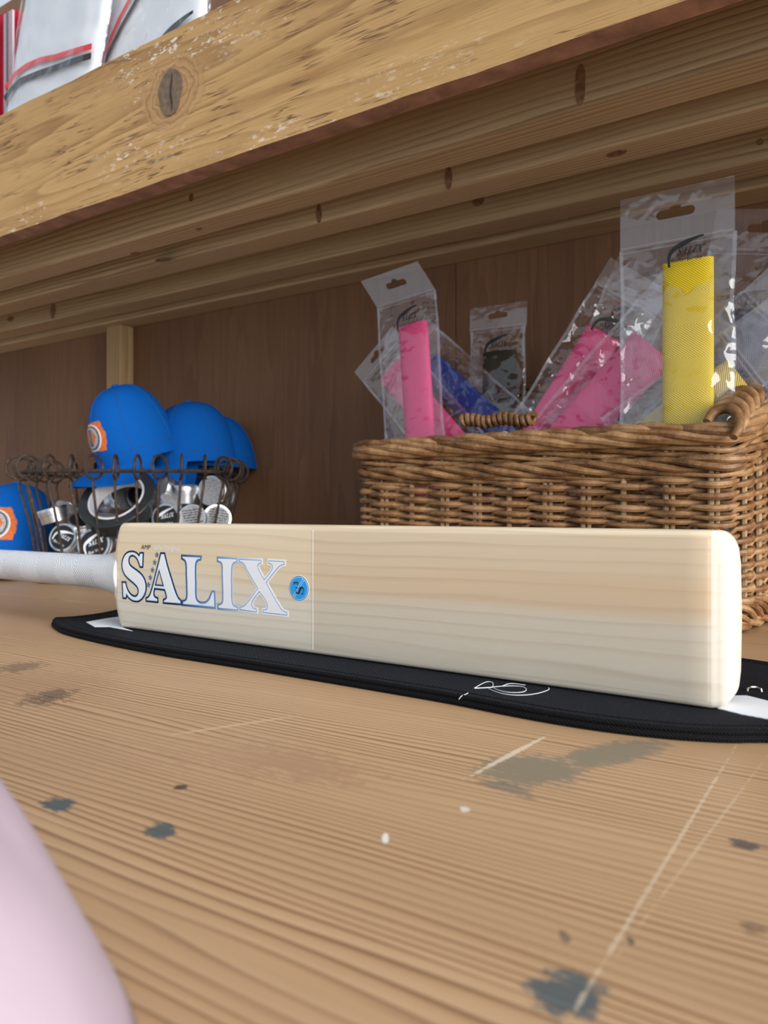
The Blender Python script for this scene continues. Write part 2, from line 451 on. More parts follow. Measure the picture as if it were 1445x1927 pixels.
def grip_mat(name, col, pitch=.0026, band=.036, rough=.5, depth=1.0, dark=.72):
    m, t, b = new_mat(name)
    uv = nd(t, 'ShaderNodeUVMap').outputs[0]
    s = nd(t, 'ShaderNodeSeparateXYZ', {0: uv})
    bi = mth(t, 'FLOOR', mth(t, 'DIVIDE', s.outputs[0], band))
    sg = mth(t, 'MULTIPLY_ADD', mth(t, 'ABSOLUTE', mth(t, 'MODULO', bi, 2.0)), 2.0, -1.0)
    ph = mth(t, 'DIVIDE', mth(t, 'MULTIPLY_ADD', s.outputs[1], mth(t, 'MULTIPLY', sg, .8), s.outputs[0]), pitch)
    w = mth(t, 'MULTIPLY_ADD', mth(t, 'SINE', mth(t, 'MULTIPLY', ph, 2 * pi)), .5, .5)
    t.links.new(mixc(t, maprange(t, w, .05, .45), tuple(c * dark for c in col), col), b.inputs['Base Color'])
    b.inputs['Roughness'].default_value = rough
    add_bump(t, b, w, .7 * depth, .0008); return m
M['grip_white'] = grip_mat('white_rubber_grip', (.73, .75, .80), pitch=.0032, depth=1.3, dark=.66)
M['grip_yellow'] = grip_mat('yellow_rubber_grip', (.86, .62, .012), dark=.58)
M['grip_pink'] = grip_mat('pink_rubber_grip', (.90, .085, .28), dark=.66)
M['grip_blue'] = grip_mat('blue_rubber_grip', (.010, .055, .38))
M['grip_olive'] = grip_mat('dark_olive_rubber_grip', (.040, .034, .016))
M['grip_brown'] = grip_mat('brown_rubber_grip', (.13, .065, .028))
M['grip_navy'] = grip_mat('navy_rubber_grip', (.022, .014, .075))
M['grip_pale'] = grip_mat('pale_yellow_rubber_grip', (.78, .58, .12))
M['collar'] = plain('white_rubber_collar', (.80, .82, .86), .4)
def film(name, haze=.10, gloss=.03, tint=(.985, .985, .99), rough=.06, crinkle=.9):
    m, t, b = new_mat(name); v = obj_coord(t)
    t.nodes.remove(b)
    n = nz(t, v, 30, 2, .5)
    dv = nd(t, 'ShaderNodeVectorMath', {0: v, 1: nd(t, 'ShaderNodeVectorMath', {0: nd(t, 'ShaderNodeTexNoise', {'Vector': v, 'Scale': 18.0}).outputs[1], 3: .05}, operation='SCALE').outputs[0]}, operation='ADD').outputs[0]
    vo = nd(t, 'ShaderNodeTexVoronoi', {'Vector': dv, 'Scale': 42.0}).outputs[0]
    rd = mth(t, 'MULTIPLY_ADD', mth(t, 'ABSOLUTE', mth(t, 'SUBTRACT', n, .5)), .8, mth(t, 'MULTIPLY', vo, .45))
    bmp = nd(t, 'ShaderNodeBump', {'Height': rd, 'Strength': crinkle, 'Distance': .016}).outputs[0]
    tr = nd(t, 'ShaderNodeBsdfTransparent', {'Color': (*tint, 1)}).outputs[0]
    df = nd(t, 'ShaderNodeBsdfDiffuse', {'Color': (.62, .60, .66, 1), 'Normal': bmp}).outputs[0]
    gl = nd(t, 'ShaderNodeBsdfGlossy', {'Color': (1, 1, 1, 1), 'Roughness': rough, 'Normal': bmp}).outputs[0]
    lw = nd(t, 'ShaderNodeLayerWeight', {'Blend': .5, 'Normal': bmp}).outputs['Facing']
    a = nd(t, 'ShaderNodeMixShader', {0: haze, 1: tr, 2: df}).outputs[0]
    f = mth(t, 'MULTIPLY_ADD', mth(t, 'POWER', lw, 4.0), .55, gloss, clamp=True)
    s = nd(t, 'ShaderNodeMixShader', {0: f, 1: a, 2: gl}).outputs[0]
    t.links.new(s, t.nodes['Material Output'].inputs['Surface'])
    return m
M['film'] = film('clear_polythene', .022, .06, rough=.05, crinkle=.5)
M['film_seal'] = film('clear_polythene_seal', .075, .05, crinkle=.10)
M['film_bat'] = film('clear_face_film', .0, .02, (.995, .99, .985), .3, 0.0)
def sticker_base():
    m, t, b = new_mat('sticker_border_print'); s = nd(t, 'ShaderNodeSeparateXYZ', {0: obj_coord(t)})
    x0, x1 = STX
    f = maprange(t, s.outputs[0], x0, x1)
    t.links.new(ramp(t, f, [(0, (.003, .006, .026)), (.36, (.004, .010, .04)), (.46, (.06, .13, .30)), (.62, (.19, .28, .48)), (.74, (.50, .60, .78)), (.85, (.78, .81, .86))]), b.inputs['Base Color'])
    b.inputs['Roughness'].default_value = .45; b.inputs['Specular IOR Level'].default_value = .2; return m

# ------------------------------------------------------------------ setting: floor, back wall
mb = MB(); mb.box(-4, 3, -4, 1.22, -.94, -.9)
tag(mb.build('floor', M['floor'], smooth=False), 'unseen pale ground under the stall, brightened to bounce light up', kind='structure')
WV = 1.15
mb = MB(); mb.box(-2.6, 1.2, WV + .009, WV + .02, -.9, 1.5)
wall = tag(mb.build('wall_back', M['crack'], smooth=False), 'red-brown plywood back wall of the stall', kind='structure')
us = [-2.6, PV(108, 760, WV).x, PV(857, 560, WV).x, PV(857, 560, WV).x + .62, 1.2]
for a, b_ in zip(us[:-1], us[1:]):
    mb = MB(); mb.box(a + .0006, b_ - .0006, WV, WV + .009, -.9, 1.5)
    bevelled(mb.build('plywood_panel', M['plywood'], wall, smooth=False), .0008, 1)
mb = MB(); mb.box(-1.4556, -1.405, 1.1126, WV, 0.0, .556)
tag(bevelled(mb.build('trim_1', M['stud'], smooth=False), .002), 'upright softwood stud against the plywood wall', kind='structure')

# ------------------------------------------------------------------ table of wide boards
tbl = tag(empty('timber_table', (-.6, .5, -.9)), 'wide scrubbed pine table with grey paint spots, carrying the bat and baskets', 'table')
seams = [-.30, -.05, .185, .655, .90, 1.15]
for i, (a, b_) in enumerate(zip(seams[:-1], seams[1:])):
    mb = MB(); mb.box(-2.3, .95, a + .0002, b_ - .0002, -.035, 0)
    bevelled(mb.build('plank', M['table_b'] if b_ < .2 else M['table_a'], tbl, smooth=False, loc=(.6, -.5, .9)), .0008, 1)
for x in (-2.2, .85):
    for y in (-.2, 1.05):
        mb = MB(); mb.box(x - .035, x + .035, y - .035, y + .035, -.9, -.036)
        bevelled(mb.build('leg', M['stud'], tbl, smooth=False, loc=(.6, -.5, .9)), .003)

# ------------------------------------------------------------------ slatted shelf overhead
SZ = .556; UL, UR = -2.5, .95
shelf = tag(empty('timber_shelf', (-.7, .9, SZ)), 'heavy timber shelf with a weathered front board and rows of battens below', 'shelf')
SL = (.7, -.9, -SZ)
kp = PV(322, 174, .66); FKNOT = (kp.x, kp.z)
M['fascia'] = fascia_mat()
mb = MB()
n = 170                               # front board: slightly uneven sawn edges
def fasc(u, side):
    x = UL + (UR - UL) * u
    return x, .0016 * noise.noise((x * 9, side, 0)) + .0008 * noise.noise((x * 60, side, 3))
vs = []; fs = []
for i in range(n + 1):
    x, e0 = fasc(i / n, 0); _, e1 = fasc(i / n, 5); _, e2 = fasc(i / n, 9)
    vs += [(x, .66, SZ + e0), (x, .66, .7445 + e1), (x, .6855, .7445 + e1), (x, .6855, SZ + e2 * .6)]
ms = []
for i in range(n):
    a = i * 4; b_ = a + 4
    fs += [(a, b_, b_ + 1, a + 1), (a + 1, b_ + 1, b_ + 2, a + 2), (a + 2, b_ + 2, b_ + 3, a + 3), (a + 3, b_ + 3, b_, a)]; ms += [0, 0, 0, 1]
fs += [(0, 1, 2, 3), (n * 4 + 3, n * 4 + 2, n * 4 + 1, n * 4)]; ms += [0, 0]
mb.add(vs, fs); mb.m = ms
fo = mb.build('front_board', [M['fascia'], M['underside']], shelf, smooth=False, loc=SL)
mb = MB()                              # the big oval knot, split down the middle
k2 = [(kp.x + .0215 * cos(a) * (1 + .08 * sin(3 * a)), kp.z + .030 * sin(a)) for a in [2 * pi * i / 28 for i in range(28)]]
mb.plate([k2], lambda x, y, d: (x, .6585 + d, y), .004)
kn = mb.build('knot', M['knot'], fo, smooth=False); tag(kn, 'dark oval knot split by a crack')
mb = MB(); mb.tube([(kp.x + .002 + .0015 * sin(i), .6585, kp.z - .026 + i * .0055) for i in range(10)], [.0003, .0008, .0012, .0014, .0014, .0012, .0013, .001, .0008, .0003], 6)
mb.build('split', M['crack'], fo)
for nm, (v0, v1), vv in (('batten', (.778, .826), 0), ('batten', (.878, .929), 1), ('batten', (1.008, 1.058), 2), ('wall_batten', (1.092, 1.149), 3)):
    mb = MB(); mb.box(UL, UR, v0, v1, SZ, SZ + .095)
    o = bevelled(mb.build(nm, M['joist'], shelf, smooth=False, loc=(SL[0], SL[1], SL[2])), .003, 2)
def knot_at(x, y, V=None, rx=.010, ry=.006):      # dark knots on the undersides (V None) or front faces of the battens
    if V is None:
        c_ = PZ(x, y, SZ); to3 = lambda a, b, d: (c_.x + a, c_.y + b, SZ - .0007 + d)
    else:
        c_ = PV(x, y, V); to3 = lambda a, b, d: (c_.x + a, V - .0007 + d, c_.z + b)
    mb = MB(); mb.plate([[(rx * cos(a) * (1 + .12 * sin(2 * a + x)), ry * sin(a)) for a in [2 * pi * i / 20 for i in range(20)]]], to3, .0012)
    mb.build('knot', M['batten_knot'], shelf, smooth=False, loc=SL)
M['batten_knot'] = plain('batten_knot', (.24, .13, .065), .75, mottle=.5, mscale=160, bump=.3, bscale=300)
knot_at(1160, 288, None, .013, .007); knot_at(308, 488, None, .017, .008); knot_at(255, 477, None, .012, .006); knot_at(374, 430, None, .006, .004)
knot_at(1430, 267, 1.008, .004, .004); knot_at(100, 586, 1.008, .010, .017); knot_at(1092, 160, .778, .006, .022); knot_at(844, 335, .878, .005, .016)
knot_at(600, 402, .878, .005, .014); knot_at(360, 372, .778, .004, .006); knot_at(900, 378, 1.008, .009, .008); knot_at(20, 600, 1.008, .012, .006)
for i in range(3):
    a = .692 + i * .152
    mb = MB(); mb.box(UL, UR, a, a + .150, SZ + .096, SZ + .114)
    bevelled(mb.build('deck_board', M['joist'], shelf, smooth=False, loc=SL), .001, 1)

# ------------------------------------------------------------------ cricket bat
BZ = .0072
pL = PZ(226, 1181, BZ); pR = PZ(1335, 1335, BZ)
dirb = (pR - pL); dirb.z = 0; LB = dirb.length
ang = atan2(dirb.y, dirb.x)
bat = tag(empty('cricket_bat', pL, (0, 0, ang)), 'pale willow cricket bat with a white grip standing on its edge', 'bat')
EX = Vector((cos(ang), sin(ang), 0)); EY = Vector((-sin(ang), cos(ang), 0))
W = .108
def bat_px(x, y):              # photo point on the bat's face -> (along, up)
    d = ray(x, y); q = CAM - pL
    t_ = -q.dot(EY) / d.dot(EY); p = q + d * t_
    return (p.dot(EX), p.z)
def section(hw, te, ts, inset, n=7):
    # ring of (y, z): face side first (y = inset), round the edge, back with spine
    c = W / 2; r = min(.0045, hw * .2); pts = []
    for k in range(n): pts.append((inset, c - hw + r + (2 * hw - 2 * r) * k / (n - 1)))
    for k in range(1, 4): a = pi / 2 * k / 4; pts.append((inset + r * (1 - cos(a)), c + hw - r + r * sin(a)))
    for k in range(4): pts.append((inset + r + (te - 2 * r - inset) * k / 3, c + hw))
    m = 14
    for k in range(1, m):
        u = -1 + 2 * k / m
        y = te + (ts - te) * (1 - abs(u) ** 1.25)
        pts.append((y, c - u * hw * .985))
    for k in range(4): pts.append((te - r - (te - 2 * r - inset) * k / 3, c - hw))
    for k in range(1, 4): a = pi / 2 * k / 4; pts.append((inset + r - r * sin(a), c - hw + r - r * cos(a)))
    return pts
stn = []
def prof(x):
    te = .030 + .007 * sin(min(1, max(0, x / LB)) * pi) ; ts = .040 + .022 * sin(min(1, max(0, x / LB)) ** 1.3 * pi)
    return te, ts
for x, hw in ((-.0105, .026), (-.0085, .029), (-.006, .037), (-.003, .046), (-.0012, .0510), (.0004, .0531), (.0022, .054)):
    te, ts = prof(0); stn.append((x, hw, te, ts, 0.0 if x > -.007 else .0010, 0))
for i in range(1, 40):
    x = .0022 + (LB - .0012) * i / 39; te, ts = prof(x); stn.append((x, .054, te, ts, 0, 0))
rt = .0145
for k in range(1, 11):
    a = pi / 2 * k / 10; x = LB + .0012 + .0125 * sin(a); te, ts = prof(LB)
    q = 1 - cos(a)
    stn.append((x, .054 - rt * q * 1.15, te - .006 * q, ts - .012 * q, .0012 + .011 * q, 1))
mb = MB(); ns = None; vs = []; fs = []; ms = []
for (x, hw, te, ts, ins, mi) in stn:
    ring = section(hw, te, ts, ins); ns = len(ring)
    vs += [(x, y, z) for y, z in ring]
for i in range(len(stn) - 1):
    for k in range(ns):
        l = (k + 1) % ns
        fs.append((i * ns + k, (i + 1) * ns + k, (i + 1) * ns + l, i * ns + l)); ms.append(stn[i + 1][5])
fs.append(tuple(range(ns))); ms.append(0)
e0 = (len(stn) - 1) * ns
fs.append(tuple(e0 + k for k in range(ns))[::-1]); ms.append(1)
mb.add(vs, fs); mb.m = ms
blade = mb.build('blade', [M['willow'], M['willow_end']], bat, angle=38)
FACE = lambda dy: (lambda x, y, d: (x, -dy - d, y))
# protective film over the lower face, its edge shows as a fine line
mb = MB(); fx = bat_px(589, 1110)[0]
mb.box(fx, LB - .001, -.00035, -.00003, .0046, W - .0046); mb.build('face_film', M['film_bat'], bat, smooth=False)
mb = MB(); mb.box(fx - .0005, fx, -.00035, -.00002, .004, W - .004); mb.build('film_edge', M['ink_clear'], bat, smooth=False)
# dowel mark on the toe
mb = MB(); mb.lathe([(.0045, 0), (.0045, .0006), (.0038, .0008)], 20)
o = mb.build('toe_plug', M['willow_end'], bat); o.matrix_local = Matrix.Translation((LB + .0133, .019, .037)) @ Matrix.Rotation(pi / 2, 4, 'Y')

def crop(sc, ox, oy): return lambda p: bat_px(ox + p[0] / sc, oy + p[1] / sc)
c1, c2, c3, c4 = crop(14.45, 220, 1020), crop(10.32, 270, 1020), crop(9.03, 400, 1030), crop(20.64, 530, 1070)
S_ = [(705,315),(690,660),(640,660),(610,560),(560,450),(500,380),(440,350),(380,360),(335,410),(315,500),(330,590),(380,665),(470,735),(580,815),(680,915),(750,1040),(780,1180),(775,1320),(735,1440),(665,1540),(590,1590),(510,1595),(420,1570),(340,1510),(285,1440),(262,1400),(240,1510),(180,1505),(160,1110),(232,1110),(250,1200),(300,1330),(370,1430),(440,1480),(510,1490),(560,1460),(590,1390),(595,1310),(565,1220),(500,1140),(400,1050),(290,955),(210,850),(165,730),(155,600),(175,470),(230,360),(310,295),(400,275),(490,290),(560,340),(605,405),(640,315)]
A_ = [(345,232),(402,232),(455,450),(540,730),(620,980),(672,1095),(720,1145),(720,1195),(400,1168),(402,1130),(440,1110),(460,1075),(445,1000),(418,915),(210,890),(195,980),(195,1040),(225,1080),(268,1100),(270,1152),(65,1132),(62,1100),(105,1075),(145,1000),(180,890),(250,620)]
A_h = [(305,525),(400,860),(220,845)]
L_ = [(758,280),(1105,298),(1100,325),(1045,345),(1012,400),(1000,520),(1005,800),(1010,1060),(1030,1130),(1080,1180),(1150,1195),(1220,1180),(1280,1120),(1320,1030),(1345,975),(1368,978),(1378,1262),(772,1205),(772,1160),(825,1140),(850,1090),(855,900),(845,600),(840,430),(820,360),(785,325),(758,310)]
I_ = [(95,185),(415,200),(412,240),(360,260),(330,310),(320,400),(320,700),(325,900),(345,975),(380,1010),(420,1020),(422,1062),(105,1030),(105,985),(150,970),(178,930),(185,850),(180,600),(175,400),(175,310),(155,255),(95,225)]
X_ = [(465,205),(825,222),(825,268),(780,285),(765,310),(780,370),(880,555),(1015,370),(1022,320),(1005,285),(955,270),(958,230),(1220,245),(1215,292),(1160,305),(1110,350),(910,600),(1140,1010),(1190,1075),(1265,1105),(1265,1150),(860,1105),(862,1065),(920,1055),(938,1020),(920,930),(800,748),(675,920),(662,980),(690,1030),(745,1050),(745,1097),(475,1055),(475,1020),(530,1005),(590,950),(775,695),(590,380),(545,290),(510,255),(465,245)]
PXM = .00056
GL = []
for ch, raw_, hole, cf, ow in (('S', S_, None, c1, 3.0), ('A', A_, A_h, c2, 3.1), ('L', L_, None, c2, 3.3), ('I', I_, None, c3, 3.0), ('X', X_, None, c3, 3.2)):
    lp = smooth_loop([cf(p) for p in raw_]); hl = smooth_loop([cf(p) for p in hole]) if hole else None
    GL.append((ch, lp, hl, ow))
STX = (bat_px(230, 1090)[0], bat_px(545, 1110)[0])
M['sticker'] = sticker_base()
for ch, lp, hl, ow in GL:
    mb = MB()
    for lp_, o1, o2 in ((lp, -1.6, ow), (hl, 1.6, -ow * .75)):
        if not lp_: continue
        a_ = offset_loop(lp_, o1 * PXM); b_ = offset_loop(lp_, o2 * PXM); n_ = len(a_)
        vs = [(p[0], -.0002, p[1]) for p in a_ + b_] + [(p[0], 0, p[1]) for p in b_]
        mb.add(vs, [(i, (i + 1) % n_, n_ + (i + 1) % n_, n_ + i) for i in range(n_)] + [(n_ + i, n_ + (i + 1) % n_, 2 * n_ + (i + 1) % n_, 2 * n_ + i) for i in range(n_)])
    base = mb.build('letter_border', M['sticker'], bat, smooth=False)
    tag(base, 'border of the printed letter ' + ch)
    mb = MB(); e_ = -.1 if ch in 'SAL' else .5; lo = [offset_loop(lp, e_ * PXM)] + ([offset_loop(hl, -e_ * PXM)] if hl else [])
    mb.plate(lo, FACE(.0002), .0001); mb.build('letter_line', M['ink_ice'] if ch in 'SAL' else M['ink_line'], base, smooth=False)
    mb = MB(); k = 1.5 if ch in 'SAL' else .4
    lo = [offset_loop(lp, -k * PXM)] + ([offset_loop(hl, k * PXM)] if hl else [])
    mb.plate(lo, FACE(.0003), .0001); mb.build('letter_fill', M['ink_light'], base, smooth=False)
for (x, y) in ((1090, 350), (1030, 555), (970, 760), (912, 965), (860, 1165)):
    cx, cy = c1((x, y))
    def star(r): return [(cx + r * (1 if i % 2 == 0 else .42) * cos(pi / 2 + i * pi / 5 - .1), cy + r * (1 if i % 2 == 0 else .42) * sin(pi / 2 + i * pi / 5 - .1)) for i in range(10)]
    mb = MB(); mb.plate([star(.0031)], FACE(.0), .0003); st = mb.build('star', M['navy'], bat, smooth=False)
    mb = MB(); mb.plate([star(.0021)], FACE(.0003), .0001); mb.build('star_fill', M['ink_star'], st, smooth=False)
p0 = bat_px(274, 1030); p1 = bat_px(313, 1032)
mb = MB(); put_text(mb, 'AMP', FACE(.0004), .0066, p0[0], p0[1], shear=.28, sx=1.1); mb.build('model_lettering', M['black'], bat, smooth=False)
mb = MB(); put_text(mb, 'salix Original', FACE(.0004), .0065, p1[0] + .001, p1[1], rot=-.01, sx=1.12, bold=.01); mb.build('small_lettering', M['ink_light'], bat, smooth=False)
# round blue sticker
cc = c4((680, 765)); rr = abs(c4((680, 280))[1] - c4((680, 1250))[1]) / 2
circ = lambda r, n=48: [(cc[0] + r * cos(2 * pi * i / n), cc[1] + r * sin(2 * pi * i / n)) for i in range(n)]
mb = MB(); mb.plate([circ(rr * 1.05)], FACE(0), .0002); rs = mb.build('round_sticker', M['ink_clear'], bat, smooth=False); tag(rs, 'round blue sticker marked S3')
mb = MB(); mb.plate([circ(rr)], FACE(.0002), .0001); mb.build('sticker_rim', M['ink_line'], rs, smooth=False)
mb = MB(); mb.plate([circ(rr * .93)], FACE(.0003), .0001); mb.build('sticker_line', M['ink_ice'], rs, smooth=False)
mb = MB(); mb.plate([circ(rr * .88)], FACE(.0004), .0001); mb.build('sticker_disc', M['ink_blue'], rs, smooth=False)
mb = MB()
a_ = c4((480, 1085)); b_ = c4((870, 400)); dd = Vector((b_[0] - a_[0], b_[1] - a_[1])).normalized(); pp = Vector((-dd.y, dd.x))
for sgn in (-1, 1):
    o_ = pp * sgn * .0009
    q = [Vector(a_) + o_ - pp * .00022, Vector(b_) + o_ - pp * .00022, Vector(b_) + o_ + pp * .00022, Vector(a_) + o_ + pp * .00022]
    mb.plate([[tuple(v) for v in q]], FACE(.0005), .0001)
mb.build('sticker_stripe', M['ink_ice'], rs, smooth=False)
mb = MB()
s0 = [lp for ch, lp, hl, ow in GL if ch == 'S'][0]
sxm = sum(p[0] for p in s0) / len(s0); sym = sum(p[1] for p in s0) / len(s0); sh = max(p[1] for p in s0) - min(p[1] for p in s0)
cs_ = c4((720, 850)); k = rr * .88 / sh
mb.plate([[(cs_[0] - (p[1] - sym) * k, cs_[1] + (p[0] - sxm) * k) for p in offset_loop(s0, -.0006)]], FACE(.0006), .0001)
c3_ = c4((585, 565)); put_text(mb, '3', FACE(.0007), .0072, c3_[0], c3_[1], rot=pi / 2, bold=.01)
mb.build('sticker_lettering', M['navy'], rs, smooth=False)
# handle: rubber grip with a flared end
mb = MB(); path = []; rad = []
hz = W / 2; hy = .0185
for i in range(60):
    x = -.0095 - i * .0049
    r = .0182 + .0100 * math.exp(-((i * .0049) / .024) ** 1.4)
    path.append((x, hy, hz)); rad.append(r)
mb.tube(path, rad, 40, flat=1.0, cap=False)
mb.v = [(x, hy + (y - hy) * (1 - .26 * math.exp(-((-.0095 - x) / .024) ** 2)), z) for x, y, z in mb.v]
hd = mb.build('grip', M['grip_white'], bat, uv=True); tag(hd, 'white ribbed rubber grip')
mb = MB()
mb.lathe([(.016, -.0140), (.0268, -.0130), (.0278, -.0118), (.0276, -.0100), (.0284, -.0092), (.0286, -.0074), (.0280, -.0062), (.020, -.0058)], 48)
mb.v = [(z, hy + y * .74, hz + x) for x, y, z in mb.v]
mb.build('grip_collar', M['collar'], bat)
mb = MB(); mb.lathe([(.005, 0), (.017, .001), (.019, .005), (.0185, .012), (.017, .014)], 32)
o = mb.build('grip_end', M['collar'], bat); o.matrix_local = Matrix.Translation((-.0095 - 59 * .0049 - .008, hy, hz)) @ Matrix.Rotation(pi / 2, 4, 'Y')

# ------------------------------------------------------------------ black padded cover under the bat
fr = [(97,1178),(104,1186),(116,1193),(171,1208),(282,1231),(460,1260),(720,1304),(840,1325),(1007,1358),(1130,1378),(1259,1393),(1370,1400),(1445,1400)]
pts = [PZ(x, y, 0) for x, y in fr]
end = pts[-1]
e1 = end + Vector((.045, .012, 0)); e2 = end + Vector((.075, .055, 0))
bk = [PZ(1445, 1262, 0), PZ(1392, 1254, 0)]
bl = [PZ(223, 1157, 0), PZ(180, 1166, 0), PZ(130, 1172, 0), PZ(103, 1173, 0)]
mid = [bk[1].lerp(bl[0], k) for k in (.25, .5, .75)]
outl = [(p.x, p.y) for p in pts] + [(e1.x, e1.y), (e2.x, e2.y), (bk[0].x + .05, bk[0].y - .01)] + [(p.x, p.y) for p in bk + mid + bl]
outl = smooth_loop(outl, 5, 75)
cen = Vector((sum(p[0] for p in outl) / len(outl), sum(p[1] for p in outl) / len(outl)))
cov = tag(empty('bat_cover', (cen.x, cen.y, 0)), 'black padded cloth bat cover with corded edge lying flat under the bat', 'bat cover')
loc = (-cen.x, -cen.y, 0)
T3 = lambda z: (lambda x, y, d: (x, y, z + d))
mb = MB(); mb.plate([offset_loop(outl, -.0022)], T3(.0003), .0064); bevelled(mb.build('padded_panel', M['black_cloth'], cov, smooth=False, loc=loc), .0015, 2)
for z, off, r in ((.0023, -.002, .0024), (.0058, -.0024, .0017)):
    lp = offset_loop(outl, off); mb = MB(); mb.tube([(x, y, z) for x, y in lp], r, 8, closed=True)
    mb.build('piping', M['black_cord'], cov, loc=loc)
lp = offset_loop(outl, -.011); mb = MB(); mb.tube([(x, y, .0066) for x, y in lp], .0006, 6, closed=True); mb.build('seam', M['black_cord'], cov, loc=loc)
wl = [PZ(x, y, .0067) for x, y in ((162,1171),(200,1164),(225,1161),(232,1182),(250,1188),(205,1180),(178,1180))]
mb = MB(); mb.plate([[(p.x, p.y) for p in wl]], T3(.0067), .0004); mb.build('lining', M['white_cloth'], cov, smooth=False, loc=loc)
wl = [PZ(x, y, .0067) for x, y in ((1350,1334),(1378,1310),(1405,1310),(1445,1320),(1470,1326),(1470,1360),(1445,1354),(1395,1345))]
mb = MB(); mb.plate([[(p.x, p.y) for p in wl]], T3(.0067), .0005); mb.build('lining', M['white_cloth'], cov, smooth=False, loc=loc)
mb = MB(); q = [PZ(x, y, .0085) for x, y in ((1406, 1296), (1413, 1293), (1424, 1293), (1433, 1297))]
mb.tube([q[0] - Vector((0, 0, .0016))] + q + [q[3] - Vector((0, 0, .0016))], .0007, 6); mb.build('zip_pull', M['staple'], cov, loc=loc)
def cz(x, y): return PZ(860 + x / 5.558, 1240 + y / 5.558, .0071)
mb = MB()
for line in ([(180,305),(250,265),(310,240),(370,245),(372,290),(340,300),(240,305),(185,308)], [(190,305),(330,298),(470,285),(600,282),(690,292),(725,320),(690,345),(600,352),(510,345),(430,325),(385,305)],
             [(330,310),(400,340),(490,365),(600,378),(730,376),(850,358),(940,330),(963,312),(955,300)], [(470,285),(530,262),(600,258),(690,270),(715,272)], [(20,420),(50,385),(90,370),(115,355)]):
    mb.tube(crom([cz(*p) for p in line], 4), .00024, 6)
mb.build('stitched_emblem', M['thread'], cov, loc=loc)

# ------------------------------------------------------------------ wicker basket
BU0, BU1, BV0, BV1 = -.566, -.094, .832, 1.105
wb = tag(empty('wicker_basket', ((BU0 + BU1) / 2, (BV0 + BV1) / 2, 0)), 'brown rectangular wicker basket full of packaged bat grips', 'basket')
BW, BD, RC = BU1 - BU0, BV1 - BV0, .028
def bpath(s, inset=0.0, flare=0.0):
    # s in 0..1 round the basket from the front-left corner, local coordinates; returns (x, y, nx, ny, zone t)
    w, d, r = BW / 2 - inset + flare, BD / 2 - inset + flare, RC
    segs = [('l', 2 * (w - r)), ('a', pi * r / 2), ('l', 2 * (d - r)), ('a', pi * r / 2)] * 2
    tot = sum(x[1] for x in segs); p = (s % 1.0) * tot
    starts = [((-w + r, -d), (1, 0)), ((w - r, -d + r), -pi / 2), ((w, -d + r), (0, 1)), ((w - r, d - r), 0), ((w - r, d), (-1, 0)), ((-w + r, d - r), pi / 2), ((-w, d - r), (0, -1)), ((-w + r, -d + r), pi)]
    def splay(x, y, nx, ny):
        t = max(0.0, (y + BD / 2) / BD); a = max(0.0, x / (BW / 2))
        return x + .055 * t * a, y, nx, ny
    for (k, L), st in zip(segs, starts):
        if p <= L:
            if k == 'l':
                (x, y), (dx, dy) = st; return splay(x + dx * p, y + dy * p, dy, -dx)
            (x, y), a0 = st; a = a0 + p / r; return splay(x + r * cos(a), y + r * sin(a), cos(a), sin(a))
        p -= L
    return -w + r, -d, 0, -1
def rimk(x, y):
    t = max(0, min(1, (y + BD / 2) / BD))
    a = (x + BW / 2) / BW
    e = t ** 2.6 * (1 - a) + t ** 1.0 * a
    return 1 + .50 * e
NS = 32; PER = 2 * (BW + BD) - 8 * RC + 2 * pi * RC
def ringpt(s, off, z, inset=.0):
    x, y, nx, ny = bpath(s); x += nx * (off - inset); y += ny * (off - inset)
    return Vector((x, y, z * rimk(x, y)))
for k in range(NS):
    s = (k + .35) / NS
    for ds, rr_ in ((-.0016, .0034), (.0030, .0026)):
        if ds > 0 and k % 3 == 1: continue
        mb = MB(); mb.tube([ringpt(s + ds, -.004, z) for z in (.004, .06, .12, .18, .205)], rr_, 7)
        mb.build('stake', M['stake'], wb)
zrow = .030; rows = []
rng = random.Random(3)
while zrow < .160:
    rows.append(zrow); zrow += rng.choice([.0054, .0059, .0063, .0067]) if not (.105 < zrow < .120) else .0043
for ri, z in enumerate(rows):
    mb = MB(); P_ = []; R_ = []; n = NS * 10
    base_r = .0031 if not (.105 < z < .122) else .0023
    for i in range(n):
        s = i / n; kk = s * NS - .35; ph = pi * kk + pi * ri
        off = .0052 * cos(ph)
        jit = noise.noise((kk * .5, ri * 3.1, 0))
        st = ((kk + ri) % 2.0)                      # slope of every stroke: high at its start, low at its end
        dz = -.0022 * ((st + .5) % 2.0 - 1.0) + .0006 * jit
        P_.append(ringpt(s, off - .004, z + dz)); R_.append(base_r * (1.0 + .28 * cos(ph) + .14 * sin(ph) + .2 * jit))
    mb.tube(P_, R_, 7, closed=True); mb.build('weaver', M['wicker'], wb)
def rope(name, z, out, rad, sr, strands, pitch, flat=1.0, wob=.0):
    turns = max(1, round(PER / pitch)); n = int(NS * 9)
    for q in range(strands):
        mb = MB(); P_ = []; R_ = []
        for i in range(n):
            s = i / n; a = -2 * pi * (turns * s + q / strands)
            P_.append(ringpt(s, out + rad * cos(a), z + rad * flat * sin(a) + wob * noise.noise((s * 40, q, z * 9))))
            R_.append(sr * (1 + .22 * noise.noise((s * 60, q * 5, z * 31))))
        mb.tube(P_, R_, 8, closed=True); mb.build(name, M['wicker'], wb)
rope('border_rod', .208, .003, .0085, .0050, 6, .30, .85, .0012)
rope('waling_rod', .1915, -.002, .0045, .0028, 3, .20, .9, .001)
rope('waling_rod', .1765, -.001, .0062, .0042, 4, .19, 1.0, .001)
